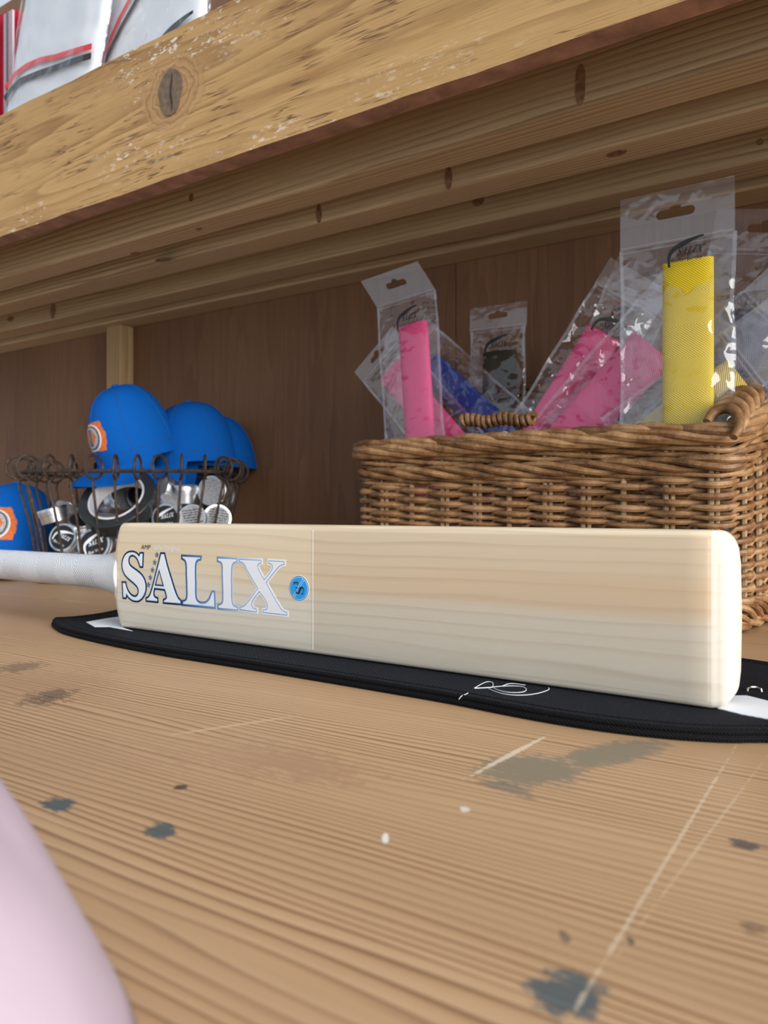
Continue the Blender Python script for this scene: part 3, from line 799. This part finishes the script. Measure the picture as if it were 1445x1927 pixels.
rope('waling_rod', .1650, -.003, .0040, .0024, 3, .22, .7)
rope('foot_rod', .019, -.003, .0060, .0036, 5, .11, 1.5)
rope('foot_rod', .0075, -.002, .0040, .0036, 3, .12, .8)
mb = MB()                                     # woven base: rods across
for i in range(40):
    x = -BW / 2 + .012 + i * (BW - .024) / 39
    mb.tube([(x, -BD / 2 + .012, .008), (x, 0, .009), (x, BD / 2 - .012, .008)], .0045, 6)
ob = mb.build('base', M['wicker'], wb)
# overlapping rod ends on the front border
for i in range(11):
    x = -BW / 2 - .004 + i * BW / 13 + rng.uniform(-.006, .006); L = .085
    mb = MB(); P_ = []; R_ = []
    for j in range(9):
        u = j / 8
        P_.append((x + L * u, -BD / 2 - .004 - .010 * sin(pi * u) + .006 * (1 - u), .2215 - .013 * u ** 1.5 - .006 * (1 - u) ** 4)); R_.append(.0052 * (.55 + .45 * sin(pi * min(1, .25 + u * .7))))
    mb.tube(P_, R_, 8); mb.build('border_rod', M['wicker'], wb)
# corner plait at the front right
for i in range(5):
    mb = MB(); x = BW / 2 - .010 + i * .0030; y = -BD / 2 + .002 + i * .019; zz = i * .0085
    q = crom([(x - .018, y - .006, .220 + zz), (x - .012, y + .003, .231 + zz), (x + .000, y + .003, .234 + zz), (x + .010, y - .004, .227 + zz), (x + .013, y - .014, .212 + zz), (x + .009, y - .024, .201 + zz)])
    mb.tube(q, [.0040 + .0018 * sin(pi * min(1, (k + 3) / (len(q) + 1))) for k in range(len(q))], 10)
    mb.build('corner_plait', M['wicker'], wb)
# wrapped inner handle just behind the front border
qa = PV(868, 793, .885) - wb.location; qb = PV(1006, 788, .885) - wb.location
mb = MB(); n = 120
mb.tube([qa.lerp(qb, i / n) + Vector((0, .006 * cos(i * 2 * pi / 9), .006 * sin(i * 2 * pi / 9) + .002 * sin(i * .11))) for i in range(n + 1)], .0036, 7)
mb.build('inner_handle', M['wicker'], wb)

# ------------------------------------------------------------------ packaged bat grips
def logo(mb, to3, cx, cy, k, words=True):          # arched bat silhouette over the lettering; k = width
    top = [(-.5, -.42), (-.52, -.12), (-.44, .10), (-.25, .24), (0, .34), (.28, .40), (.52, .42)]
    bot = [(.52, .37), (.28, .31), (0, .18), (-.2, .10), (-.34, .02), (-.42, -.12), (-.43, -.42)]
    lp = smooth_loop([(cx + x * k, cy + y * k) for x, y in top + bot], 3)
    mb.plate([lp], to3, .0001)
    allx = [p[0] for g in GL for p in g[1]]; ally = [p[1] for g in GL for p in g[1]]
    x0, x1, y0, y1 = min(allx), max(allx), min(ally), max(ally)
    for ch, l_, h_, ow in GL:
        def f(p):
            u = (p[0] - x0) / (x1 - x0); v = (p[1] - y0) / (y1 - y0)
            return (cx + k * (-.26 + .72 * u + .10 * v), cy + k * (-.10 + .24 * v))
        mb.plate([[f(p) for p in l_]] + ([[f(p) for p in h_]] if h_ else []), to3, .0001)
    if words: put_text(mb, 'CRICKET BAT GRIP', to3, k * .105, cx + .04 * k, cy - .26 * k, bold=.02)
def slot(cx, cz, w):
    h = w * .125; pts = []
    for i in range(9): a = -pi / 2 + pi * i / 8; pts.append((cx + w / 2 - h + h * cos(a), cz + h * sin(a)))
    for i in range(7): a = pi * i / 6; pts.append((cx + h * 1.15 * cos(a), cz + h + h * .9 * sin(a)))
    for i in range(9): a = pi / 2 + pi * i / 8; pts.append((cx - w / 2 + h + h * cos(a), cz + h * sin(a)))
    return pts
def pouch(label, px, V, roll, yaw, w, L, zip_, head, gmat, gw=.053, gx=0.0, glen=.29, seed=1, prn=True, hbend=0.0, hroll=0.0):
    gt = PV(px[0], px[1], V)
    R = Matrix.Rotation(radians(yaw), 4, 'Z') @ Matrix.Rotation(radians(roll), 4, 'Y')
    up = R @ Vector((0, 0, 1)); xx = R @ Vector((1, 0, 0))
    root = empty('packaged_grip', gt - up * L - xx * gx); root.rotation_mode = 'QUATERNION'
    root.rotation_quaternion = R.to_quaternion()
    tag(root, label, 'grip', 'packaged bat grips in the wicker basket')
    top = L + zip_
    def bulge(u, v):
        return .0006 + .0125 * (1 - abs(2 * u - 1) ** 2.6) * min(1, (1 - v) * 4.5, v * 8 + .1)
    def wr(x, z, s):
        q = noise.noise((x * 42 + seed * 7, z * 26, s)); q2 = noise.noise((x * 95, z * 70 + seed, s + 4))
        return .0035 * (abs(q) - .25) + .0012 * q2
    mb = MB()
    for sgn in (-1, 1):
        def fn(u, v, sgn=sgn):
            x = (u - .5) * w; z = v * top; e = min(1, 6 * u, 6 * (1 - u))
            sx = .004 * noise.noise((z * 14, seed * 3.3, u > .5)) * abs(2 * u - 1)
            return (x + sx, sgn * (bulge(u, v) + e * min(1, (1 - v) * 8) * wr(x, z, sgn)), z)
        mb.grid(fn, 26, 46)
    mb.build('pouch', M['film'], root, angle=180)
    # header flap with hang hole, bent a little
    hb = radians(hbend); hr = math.tan(radians(hroll))
    def h3(x, z, d): zz = z - top; return (x + zz * hr, d + zz * sin(hb), top + zz * cos(hb))
    mb = MB(); mb.plate([[(-w / 2, top), (w / 2, top), (w / 2, top + head), (-w / 2, top + head)], slot(0, top + head * .55, w * .34)], h3, .0004)
    mb.build('header', M['film_seal'], root, smooth=False)
    for dz in (-.0035, .002):
        mb = MB(); mb.tube([(-w / 2 + .001, -.001, top + dz), (0, -.0015, top + dz), (w / 2 - .001, -.001, top + dz)], .0012, 6); mb.build('zip_seal', M['film_seal'], root)
    for sgn in (-1, 1):
        mb = MB(); mb.grid(lambda u, v, sgn=sgn: (sgn * (w / 2 - .004 * u) + .004 * noise.noise((v * top * 14, seed * 3.3, sgn > 0)), -.0012, v * top), 1, 30)
        mb.grid(lambda u, v, sgn=sgn: (sgn * (w / 2 - .004 * u) + .004 * noise.noise((v * top * 14, seed * 3.3, sgn > 0)), -.0008, v * top), 1, 30)
        mb.build('side_seal', M['film_seal'], root)
    if gmat:
        gl = min(glen, L - .012)
        mb = MB()
        def tubefn(ins):
            def fn(u, v):
                a = 2 * pi * u; e = 2.6
                ca, sa = cos(a), sin(a)
                x = (gw / 2 - ins) * (abs(ca) ** (2 / e)) * (1 if ca > 0 else -1); y = (.0085 - ins) * (abs(sa) ** (2 / e)) * (1 if sa > 0 else -1)
                zt = L - .0004 * 0
                return (gx + x, y, zt - gl * (1 - v))
            return fn
        uvf = lambda u, v: (gl * (1 - v), (tubefn(0)(u, v)[0]))
        mb.grid(tubefn(0), 36, 10, wrapu=True, uvfn=uvf); mb.grid(tubefn(.0022), 36, 10, wrapu=True, uvfn=uvf)
        b0 = 36 * 10; b1 = 36 * 11 + 36 * 10
        for k in range(36): mb.f.append([b0 + k, b0 + (k + 1) % 36, b1 + (k + 1) % 36, b1 + k]); mb.m.append(0)
        mb.build('grip', gmat, root, uv=True, angle=60)
    if prn:
        mb = MB(); logo(mb, lambda x, y, d: (x, -.0148 - d, y), gx, L + .007, .036)
        mb.build('printed_logo', M['black'], root, smooth=False)
    return root
G = M
pouch('upright yellow ribbed grip in a clear zip bag, tallest in the wicker basket', (1294, 492), .872, 0, 0, .121, .365, .024, .060, G['grip_yellow'], .0535, .013, seed=1)
pouch('upright pink ribbed grip in a clear bag at the left of the wicker basket', (777, 611), .935, -4.5, -6, .106, .262, .040, .046, G['grip_pink'], .050, .010, seed=2, hbend=-14, hroll=-24)
pouch('pink grip tipped left behind the upright pink one', (735, 697), 1.0, -42, 0, .098, .20, .022, .028, G['grip_pink'], .050, .0, glen=.19, seed=3, prn=False)
pouch('royal blue grip tipped left in a clear bag behind the upright pink one', (806, 688), 1.035, -47, 0, .110, .20, .03, .03, G['grip_blue'], .048, .0, glen=.19, seed=4, prn=False)
pouch('dark olive grip in a clear bag standing before the plywood wall', (940, 662), 1.05, 1, 0, .094, .30, .036, .036, G['grip_olive'], .055, .004, seed=5)
pouch('narrow pink grip leaning right beside the dark brown one', (1136, 628), .985, 32, 25, .092, .215, .05, .04, G['grip_pink'], .048, .0, glen=.20, seed=6)
pouch('brown grip leaning right, mostly hidden behind the leaning pink grip', (1178, 606), 1.03, 24, 0, .095, .25, .04, .04, G['grip_brown'], .052, .0, glen=.22, seed=7)
pouch('pink grip leaning steeply right, tucked against the yellow grip', (1228, 652), .925, 44, 0, .108, .205, .03, .04, G['grip_pink'], .062, .0, glen=.20, seed=8, prn=False)
pouch('dark navy grip upright in a clear bag at the right end of the basket', (1404, 585), .985, 12, 0, .116, .315, .070, .050, G['grip_navy'], .054, .0, seed=9)
pouch('pale yellow grip tipped far right, its clear header over the basket corner', (1392, 706), .905, 57, 0, .105, .15, .012, .065, G['grip_pale'], .045, .0, glen=.12, seed=10, prn=False)
pouch('clear bag with a navy grip tipped far right behind the pale yellow one', (1412, 640), .95, 50, 0, .100, .17, .03, .055, G['grip_navy'], .045, .0, glen=.14, seed=11, prn=False)

# ------------------------------------------------------------------ wire basket
wc = PD(254, 963.5, 1.37); wc.z = 0
wire = tag(empty('wire_basket', wc, (0, 0, TH)), 'rusty wire basket with looped rim holding caps and tins', 'basket')
WW, WD, WR = .178, .105, .049
def wpath(s, ins=0.0):
    w, d, r = WW - ins, WD - ins, WR
    segs = [2 * (w - r), pi * r / 2, 2 * (d - r), pi * r / 2] * 2; tot = sum(segs); p = (s % 1) * tot
    st = [((-w + r, -d), (1, 0)), ((w - r, -d + r), -pi / 2), ((w, -d + r), (0, 1)), ((w - r, d - r), 0), ((w - r, d), (-1, 0)), ((-w + r, d - r), pi / 2), ((-w, d - r), (0, -1)), ((-w + r, -d + r), pi)]
    for i, L in enumerate(segs):
        if p <= L:
            if i % 2 == 0:
                (x, y), (dx, dy) = st[i]; return Vector((x + dx * p, y + dy * p, 0)), Vector((dy, -dx, 0))
            (x, y), a0 = st[i]; a = a0 + p / r; return Vector((x + r * cos(a), y + r * sin(a), 0)), Vector((cos(a), sin(a), 0))
        p -= L
    return Vector((-w + r, -d, 0)), Vector((0, -1, 0))
RZ = .1965
mb = MB(); mb.tube([wpath(i / 96)[0] + Vector((0, 0, RZ)) for i in range(96)], .0034, 8, closed=True); mb.build('rim_rod', M['wire'], wire)
mb = MB(); mb.tube([wpath(i / 96, .022)[0] + Vector((0, 0, .006)) for i in range(96)], .0026, 8, closed=True); mb.build('bottom_rod', M['wire'], wire)
NB = 28
for i in range(NB):
    s = (i + .5) / NB; p, nn = wpath(s); q, _ = wpath(s, .022)
    mb = MB(); lr = .0202; c_ = p + nn * .004 + Vector((0, 0, RZ + .007)); tw = .35 * sin(i * 2.3)
    tt = Vector((-nn.y, nn.x, 0)); nx_ = (nn * cos(tw) + tt * sin(tw))
    P_ = [q + Vector((0, 0, .006)), q.lerp(p, .5) + Vector((0, 0, .10)), p + nn * .004 + Vector((0, 0, RZ - .022))]
    for j in range(19):
        a = -pi / 2 - .2 + 2 * pi * j / 18 * 1.02
        P_.append(c_ + nx_ * lr * cos(a) + Vector((0, 0, lr * sin(a))) + tt * (.004 * (j / 18)))
    mb.tube(P_, .0024, 7); mb.build('looped_bar', M['wire'], wire)
mb = MB()
for i in range(7):
    x = -WW + .04 + i * (2 * WW - .08) / 6; mb.tube([(x, -WD + .022, .006), (x, WD - .022, .006)], .0022, 6)
mb.build('bottom_grid', M['wire'], wire)

# tins
def tin_parts(root, lid_black, r=.0235, h=.024, words=None):
    mb = MB(); mb.lathe([(r * .80, 0), (r * .93, .0008), (r * .94, h * .58)], 32); mb.build('tin_base', M['silver'], root)
    mb = MB(); z0 = h * .52
    pr = [(r * .97, z0), (r, z0 + .0006), (r, z0 + .002), (r * .965, z0 + .0028), (r, z0 + .0036), (r, z0 + .0055), (r * .965, z0 + .0063), (r, z0 + .0071), (r, h - .001), (r * .97, h), (r * .88, h), (r * .86, h - .0008)]
    mb.lathe(pr, 36); lid = mb.build('lid', M['silver'], root)
    mb = MB(); mb.lathe([(r * .84, h - .0007), (r * .84, h - .0001)], 32); lb = mb.build('lid_label', M['black'] if lid_black else M['silver_emb'], root, smooth=False)
    if words:
        mb = MB(); to3 = lambda x, y, d: (x, y, h + .0001 + d)
        if words == 'logo':
            logo(mb, to3, 0, .002, r * 1.25, False); put_text(mb, 'Bat Wax', to3, r * .26, 0, -r * .45, shear=.2)
        else:
            for i in range(7):                      # print too small to read: rows of short dashes
                y_ = r * (.54 - i * .18); x_ = -r * .6; k_ = 0
                while x_ < r * .55:
                    w_ = r * (.10 + .07 * ((i * 3 + k_ * 5) % 4)); k_ += 1
                    mb.plate([[(x_, y_), (x_ + w_, y_), (x_ + w_, y_ + r * .07), (x_, y_ + r * .07)]], to3, .0001); x_ += w_ + r * .06
        mb.build('lid_print', M['ink_light'] if lid_black else M['black'], lb, smooth=False)
KS = 1.088
def tin(label, x, y, D, look, lid_black=False, words=None, roll=0.0, r=.0235, h=.024):
    # look: lid direction in camera terms (right, up, towards camera)
    D *= KS; r *= KS; h *= KS; c_ = PD(x, y, D); ax = (RV * look[0] + Vector((0, 0, 1)) * look[1] - FW * look[2]).normalized()
    xa = (RV - ax * RV.dot(ax)).normalized(); ya = ax.cross(xa)
    mtx = Matrix((xa, ya, ax)).transposed().to_4x4() @ Matrix.Rotation(roll, 4, 'Z')
    root = empty('wax_tin', c_ - ax * h); root.rotation_mode = 'QUATERNION'; root.rotation_quaternion = mtx.to_quaternion()
    tag(root, label, 'tin', 'wax tins in the wire basket'); tin_parts(root, lid_black, r, h, words)
tin('silver tin with black printed lid at the lower left of the wire basket', 117, 1011, 1.195, (-.15, .25, 1), True, 'logo', -.5)
tin('silver tin with black lid beside the grip collar, lowest in the wire basket', 176, 1024, 1.185, (.0, .22, 1), True, 'logo', .35, .0265)
tin('ridged silver tin lying on its side at the left of the wire basket', 97, 956, 1.215, (-.25, .9, .1), False, None)
tin('silver tin below the tape roll, black lid facing up', 156, 976, 1.215, (.1, .75, .5), True, None)
tin('plain silver tin behind the left-hand tins', 127, 955, 1.27, (.5, .7, .2), False, None)
tin('silver tin with black lettered lid just above the bat, right of the tape', 311, 974, 1.195, (-.1, .15, 1), True, 'logo', .2)
tin('silver tin with grey text lid in the middle of three above the bat', 361, 975, 1.20, (.0, .2, 1), False, 'text', .15)
tin('silver tin with grey text lid, rightmost above the bat', 409, 975, 1.215, (.35, .2, 1), False, 'text', -.1)
tin('upright silver tin stacked above the text-lidded tins', 348, 913, 1.25, (.02, 1, .1), False, None, r=.0245, h=.030)
tin('large plain silver tin facing left at the right end of the wire basket', 396, 923, 1.235, (-.35, .1, 1), False, None, r=.0255)
tin('dark silver tin leaning on the right end wires', 424, 930, 1.265, (.8, .1, .6), False, None)
tin('silver tin half hidden beside the black tape roll', 304, 917, 1.255, (-.7, .3, .6), False, None)
tin('ridged silver tin on its side between the tape and upright tin', 322, 942, 1.225, (.5, .75, .3), False, None, r=.022)
tin('silver tin on edge seen through the tape roll', 248, 958, 1.275, (-.6, .75, .15), False, None)
tin('silver tin low behind the tape roll opening', 198, 970, 1.285, (.1, 1, .15), False, None)
tin('silver tin under the black-lidded pair at the left bottom', 146, 1052, 1.20, (.3, .85, .4), False, None)
tin('silver tin wedged low between tape and bat shoulder', 212, 1006, 1.23, (-.75, .2, .6), False, None)
tin('silver tin framed by the tape opening, lid turned away to the right', 232, 938, 1.330, (.75, .45, .3), False, None, r=.0255)
tin('dark-lidded silver tin in the right half of the tape opening', 264, 930, 1.315, (.2, .5, .85), True, None)
tin('silver tin lying low inside the left half of the tape opening', 206, 946, 1.340, (-.4, .8, .3), False, None, r=.0255)
# tape roll
ax = (RV * -.14 + Vector((0, 0, 1)) * .62 - FW * .76).normalized()
tc = PD(219, 936, 1.205 * KS)
xa = (RV - ax * RV.dot(ax)).normalized(); ya = ax.cross(xa)
tr = empty('tape_roll', tc - ax * .026); tr.rotation_mode = 'QUATERNION'
tr.rotation_quaternion = (Matrix((xa, ya, ax)).transposed().to_4x4()).to_quaternion()
tag(tr, 'wide roll of black tape with white core leaning in the wire basket', 'tape roll')
def ring(name, r0, r1, h0, h1, mat):
    mb = MB(); pr = [(r0, h0), (r1 - .001, h0), (r1, h0 + .001), (r1, h1 - .001), (r1 - .001, h1), (r0, h1)]
    mb.lathe(pr + [pr[0]], 56, cap=False); mb.build(name, mat, tr)
ring('tape', .0515, .0690, 0, .028, M['tape_black']); ring('core', .0480, .0515, -.0008, .0288, M['tape_core'])

# ------------------------------------------------------------------ caps
def cap(label, base, mtx, sc=1.0, hh=.128):
    root = empty('baseball_cap', base); root.rotation_mode = 'QUATERNION'; root.rotation_quaternion = mtx.to_quaternion(); root.scale = (sc, sc, sc)
    tag(root, label, 'cap', 'blue caps at the wire basket')
    rx, ry = .094, .079
    def surf(ph, tau, off=0.0):
        c_, s_ = max(0, cos(tau)) ** .72, sin(tau) ** .95 if tau > 0 else 0
        k = 1 + .04 * cos(ph) * s_
        dent = 1 - .03 * max(0, -cos(ph)) * c_
        x, y, z = rx * c_ * cos(ph) * k * dent, ry * c_ * sin(ph), hh * s_ - .010 * (1 - s_) * max(0, -cos(ph))
        n_ = Vector((x / rx ** 2, y / ry ** 2, z / hh ** 2 * .9)).normalized() if off else Vector()
        return Vector((x, y, z)) + n_ * off
    mb = MB()
    mb.grid(lambda u, v: surf(2 * pi * u, v * pi / 2 * .999), 60, 22, wrapu=True)
    mb.grid(lambda u, v: surf(2 * pi * u, v * pi / 2 * .999) * .975 + Vector((0, 0, .0)), 60, 22, wrapu=True)
    mb.build('crown', M['blue_cloth'], root, angle=180)
    for k in range(6):
        ph = pi / 6 + k * pi / 3 - pi / 6
        mb = MB(); mb.tube([surf(ph, v / 20 * pi / 2 * .98, .0001) for v in range(21)], .0010, 6); mb.build('panel_seam', M['blue_seam'], root)
    mb = MB(); mb.tube([surf(2 * pi * i / 72, .15, .0002) for i in range(72)], .0008, 6, closed=True); mb.build('band_seam', M['blue_seam'], root)
    mb = MB(); mb.lathe([(.002, .004), (.006, .0035), (.0078, .001), (.0075, -.002)], 16); mb.build('button', M['blue_cloth'], root, loc=(0.003, 0, hh + .001))
    mb = MB(); mb.tube([surf(2 * pi * i / 60, 0) * .955 + Vector((0, 0, .005)) for i in range(60)], .0026, 6, closed=True); mb.build('sweatband', M['white_garment'], root)
    mb = MB()
    def br(dz):
        def fn(u, v):
            ph = (u - .5) * 2 * radians(82); p = surf(ph, 0)
            ext = .074 * max(0, cos(ph * 1.08)) ** .55
            x = p.x + ext * v; y = p.y * (1 + .03 * v)
            return (x, y, .002 + dz - 5.0 * y * y * v - .012 * v * v)
        return fn
    mb.grid(br(.0016), 30, 10); mb.grid(br(-.0016), 30, 10)
    w_ = 31; o_ = 31 * 11
    for i in range(30): mb.f.append([10 * w_ + i, 10 * w_ + i + 1, o_ + 10 * w_ + i + 1, o_ + 10 * w_ + i]); mb.m.append(0)
    mb.build('peak', M['blue_cloth'], root)
    # embroidered badge on the front panels
    def b3(off):
        def f(a, b, d):
            tau = .20 + (b * 1.2 + .030) / hh * 1.2
            return surf(a / rx * 1.45, max(.02, tau), off + d)
        return f
    jag = random.Random(5)
    sq = []
    for (x0, y0), (x1, y1) in zip([(-.030, -.018), (.030, -.022), (.036, .000), (.026, .026), (-.026, .022)], [(.030, -.022), (.036, .000), (.026, .026), (-.026, .022), (-.030, -.018)]):
        for k in range(7): sq.append((x0 + (x1 - x0) * k / 7 + jag.uniform(-.0009, .0009), y0 + (y1 - y0) * k / 7 + jag.uniform(-.0009, .0009)))
    def fan(name, lp, off, mat, par):
        mb = MB(); f = b3(off); n_ = len(lp); vs = []; fs = []
        ks = (1.0, .8, .6, .4, .2)
        vs += [b3(0)(x, y, 0) for x, y in lp]
        for k_ in ks: vs += [f(x * k_, y * k_, 0) for x, y in lp]
        vs.append(f(0, 0, 0))
        for q in range(len(ks)):
            for i in range(n_): fs.append((q * n_ + i, q * n_ + (i + 1) % n_, (q + 1) * n_ + (i + 1) % n_, (q + 1) * n_ + i))
        q = len(ks) * n_
        for i in range(n_): fs.append((q + i, q + (i + 1) % n_, len(vs) - 1))
        mb.add(vs, fs); return mb.build(name, M[mat], par)
    bd = fan('badge', sq, .0010, 'orange', root); tag(bd, 'orange embroidered badge')
    def oval(k): return [(.026 * k * abs(cos(a)) ** .8 * (1 if cos(a) > 0 else -1), .021 * k * sin(a)) for a in [2 * pi * i / 40 for i in range(40)]]
    for k, m_, of in ((1.0, 'ink_light', .0016), (.94, 'silver_emb', .0021), (.86, 'black', .0026), (.78, 'silver_emb', .0031)):
        fan('badge_ring', oval(k), of, m_, bd)
    for sx_ in (-1, 1):
        tri = [(sx_ * .006, -.012), (sx_ * .017, .0), (sx_ * .008, .012)]
        mb = MB(); mb.plate([tri if sx_ > 0 else tri[::-1]], b3(.0037), .0003); mb.build('badge_mark', M['orange'], bd, smooth=False)
    for sx_ in (-.003, .003):
        mb = MB(); mb.plate([[(sx_ - .0014, -.013), (sx_ + .0014, -.013), (sx_ + .0014, .013), (sx_ - .0014, .013)]], b3(.0037), .0003); mb.build('badge_mark', M['black'], bd, smooth=False)
    return root
def cap_m(front, pitch, rollr=0.0):
    # front: direction of the peak in camera terms (right, away); pitch: nose-down degrees
    f = (RV * front[0] + FW * front[1]).normalized(); z = Vector((0, 0, 1)); y = z.cross(f)
    R = Matrix((f, y, z)).transposed().to_4x4()
    return R @ Matrix.Rotation(radians(pitch), 4, 'Y') @ Matrix.Rotation(radians(rollr), 4, 'X')
cap('front blue cap with orange badge propped on the tins, peak to the left', PD(266, 858, 1.41), cap_m((-.82, -.80), 21), .88, .155)
cap('blue cap behind the front one, badge hidden', PD(372, 872, 1.46), cap_m((-1, -.15), 8), .91, .132)
cap('rearmost blue cap at the right, mostly hidden by the two before it', PD(402, 880, 1.50), cap_m((-1, .0), 4), .95, .110)
cap('blue cap with orange badge standing behind the bat handle at the left', PD(30, 1052, 1.47), cap_m((.0, -1), -3), 1.03, .145)

# ------------------------------------------------------------------ goods on the upper shelf
DZ = SZ + .114
def garment(label, x0, x1, V, h, stripes, thick=.026, seed=1, lean=0.0, mark=False):
    a = PV(x0, 150, V); b_ = PV(x1, 150, V); w = b_.x - a.x
    root = tag(empty('bagged_shirt', ((a.x + b_.x) / 2, V, DZ)), label, 'shirt'); root.rotation_euler = (0, radians(lean), 0); INV = Matrix.Rotation(radians(-lean), 3, 'Y')
    mb = MB()
    def body(u, v):
        a_ = 2 * pi * u; ca, sa = cos(a_), sin(a_); e = 4.0
        x = (w / 2 - .010) * abs(ca) ** (2 / e) * (1 if ca > 0 else -1); y = thick / 2 * abs(sa) ** (2 / e) * (1 if sa > 0 else -1)
        k = min(1, v * 14, (1 - v) * 14) ** .4
        z = h * v
        cr = .0025 * noise.noise((x * 20 + seed, z * 26, seed)) + .0012 * noise.noise((x * 60, z * 50, seed))
        return (x * (.93 + .07 * k), y * (.3 + .7 * k) + (cr if y < 0 else 0), z)
    mb.grid(body, 64, 46, wrapu=True)
    mb.f.append(list(range(64))[::-1]); mb.m.append(0); mb.f.append([46 * 64 + i for i in range(64)]); mb.m.append(0)
    mb.build('folded_cloth', M['white_garment'], root, angle=60)
    for col, line, wd in stripes:
        P_ = [INV @ (PV(x, y, V - thick / 2 - .004) - root.location) for x, y in line]
        mb = MB(); n_ = len(P_); vs = []; 
        for i, p in enumerate(P_):
            t_ = (P_[min(n_ - 1, i + 1)] - P_[max(0, i - 1)]); t_.y = 0; t_.normalize(); q = Vector((-t_.z, 0, t_.x)) * wd / 2
            for yy in (-.0046, -.0036): vs += [(p.x + q.x, -thick / 2 + yy, p.z + q.z), (p.x - q.x, -thick / 2 + yy, p.z - q.z)]
        fs = []
        for i in range(n_ - 1):
            k = i * 4; m_ = k + 4
            fs += [(k, k + 1, m_ + 1, m_), (k + 3, k + 2, m_ + 2, m_ + 3), (k, m_, m_ + 2, k + 2), (k + 1, k + 3, m_ + 3, m_ + 1)]
        mb.add(vs, fs); mb.build('stripe', M[col], root)
    if mark:
        c_ = PV(322, 88, V - thick / 2 - .004) - root.location; mb = MB()
        logo(mb, lambda x, y, d: (x, -thick / 2 - .0045 - d, y), c_.x, c_.z, .085, False); mb.build('printed_logo', M['black'], root, smooth=False)
    mb = MB()
    for sgn in (-1, 1):
        def fn(u, v, sgn=sgn):
            x = (u - .5) * w; z = v * (h + .03); e = min(1, 8 * u, 8 * (1 - u)) ** .5
            q = .004 * abs(noise.noise((x * 18 + seed * 5, z * 11, sgn))) + .0015 * noise.noise((x * 60, z * 40, sgn))
            return (x, sgn * e * (thick / 2 + .0062 + q), z)
        mb.grid(fn, 40, 46)
    mb.build('clear_bag', M['film'], root, angle=180)
    return root
garment('bagged white shirt with slanting red and black stripes at the top left', -6, 158, .706, .30,
        [('red', [(10,166),(28,140),(50,124),(75,113),(105,107),(140,96),(172,87)], .0078), ('black', [(9,186),(20,170),(38,152),(70,139),(105,127),(140,114),(171,105)], .0088)], seed=2, lean=17)
garment('bagged white shirt with steep red and black stripes beside the front board edge', 176, 396, .742, .32,
        [('red', [(189,122),(205,80),(224,36),(243,0),(262,-30)], .0050), ('black', [(196,120),(214,80),(234,40),(257,0),(276,-30)], .0060)], seed=6, mark=True)
def kitbag(label, x0, x1, V, h, cloth, strip=True):
    a = PV(x0, 150, V); b_ = PV(x1, 150, V)
    root = tag(empty('kit_bag', ((a.x + b_.x) / 2, V, DZ)), label, 'bag'); w = (b_.x - a.x) / 2
    mb = MB()
    def fn(u, v):
        a_ = 2 * pi * u; ca, sa = cos(a_), sin(a_); k = min(1, v * 9, (1 - v) * 9) ** .5
        x = w * abs(ca) ** .4 * (1 if ca > 0 else -1); y = .035 * abs(sa) ** .4 * (1 if sa > 0 else -1)
        return (x * (.85 + .15 * k), .03 + y * (.7 + .3 * k) + .002 * noise.noise((x * 20, v * 8, V)), h * v)
    mb.grid(fn, 48, 30, wrapu=True); mb.f.append(list(range(48))[::-1]); mb.m.append(0); mb.f.append([30 * 48 + i for i in range(48)]); mb.m.append(0)
    mb.build('bag_body', cloth, root, angle=60)
    if strip:
        mb = MB(); mb.box(w - .034, w - .008, -.0075, -.0035, .01, h - .02); mb.build('mesh_strip', M['mesh'], root, smooth=False)
        mb = MB(); mb.tube([(w - .021, -.0085, .012), (w - .021, -.0085, h - .022)], .0012, 6); mb.build('zip', M['black'], root)
        for k in (.050, .062):
            mb = MB(); mb.tube([(w - k, -.006, .012), (w - k, -.006, h - .022)], .0018, 6); mb.build('piping', M['red_fabric'], root)
def mesh_mat():
    m, t, b = new_mat('pink_grey_mesh'); v = obj_coord(t)
    k = nd(t, 'ShaderNodeTexVoronoi', {'Vector': nd(t, 'ShaderNodeMapping', {'Vector': v, 'Scale': (1, 0, 1)}).outputs[0], 'Scale': 420, 'Randomness': .1}).outputs[0]
    t.links.new(ramp(t, k, [(.2, (.10, .03, .06)), (.45, (.52, .40, .47))]), b.inputs['Base Color']); b.inputs['Roughness'].default_value = .8
    return m
M['mesh'] = mesh_mat()
kitbag('crimson kit bag with a pale mesh strip at the top left corner', -170, 36, .745, .34, M['red_fabric'])
kitbag('crimson and black bag beside the second bagged shirt', 397, 520, .775, .10, M['red_fabric'], False)

# ------------------------------------------------------------------ pale pink cloth close to the lens
pc = CAM + RV * -.178 + FW * .130; pc.z = 0
pk = tag(empty('pink_cloth', pc, (0, 0, TH)), 'crumpled pale pink cloth close up in the lower left corner', 'cloth')
mb = MB()
def hill(u, v):
    a = 2 * pi * u; d = 1 - v
    fold = 1 + .05 * noise.noise((cos(a) * 1.6, sin(a) * 1.6, 2)) * d
    x, y = .125 * d * cos(a) * fold, .125 * d * sin(a) * fold
    z = .195 * (1 - math.exp(-(1 - d) * 1.55)) + (.011 * noise.noise((x * 26, y * 26, 1)) + .003 * noise.noise((x * 60, y * 60, 5))) * min(1, v * 4)
    return (x, y, max(.0005, z))
mb.grid(hill, 72, 36, wrapu=True); mb.f.append(list(range(72))[::-1]); mb.m.append(0)
mb.build('cloth_folds', M['pink_cloth'], pk, angle=180)
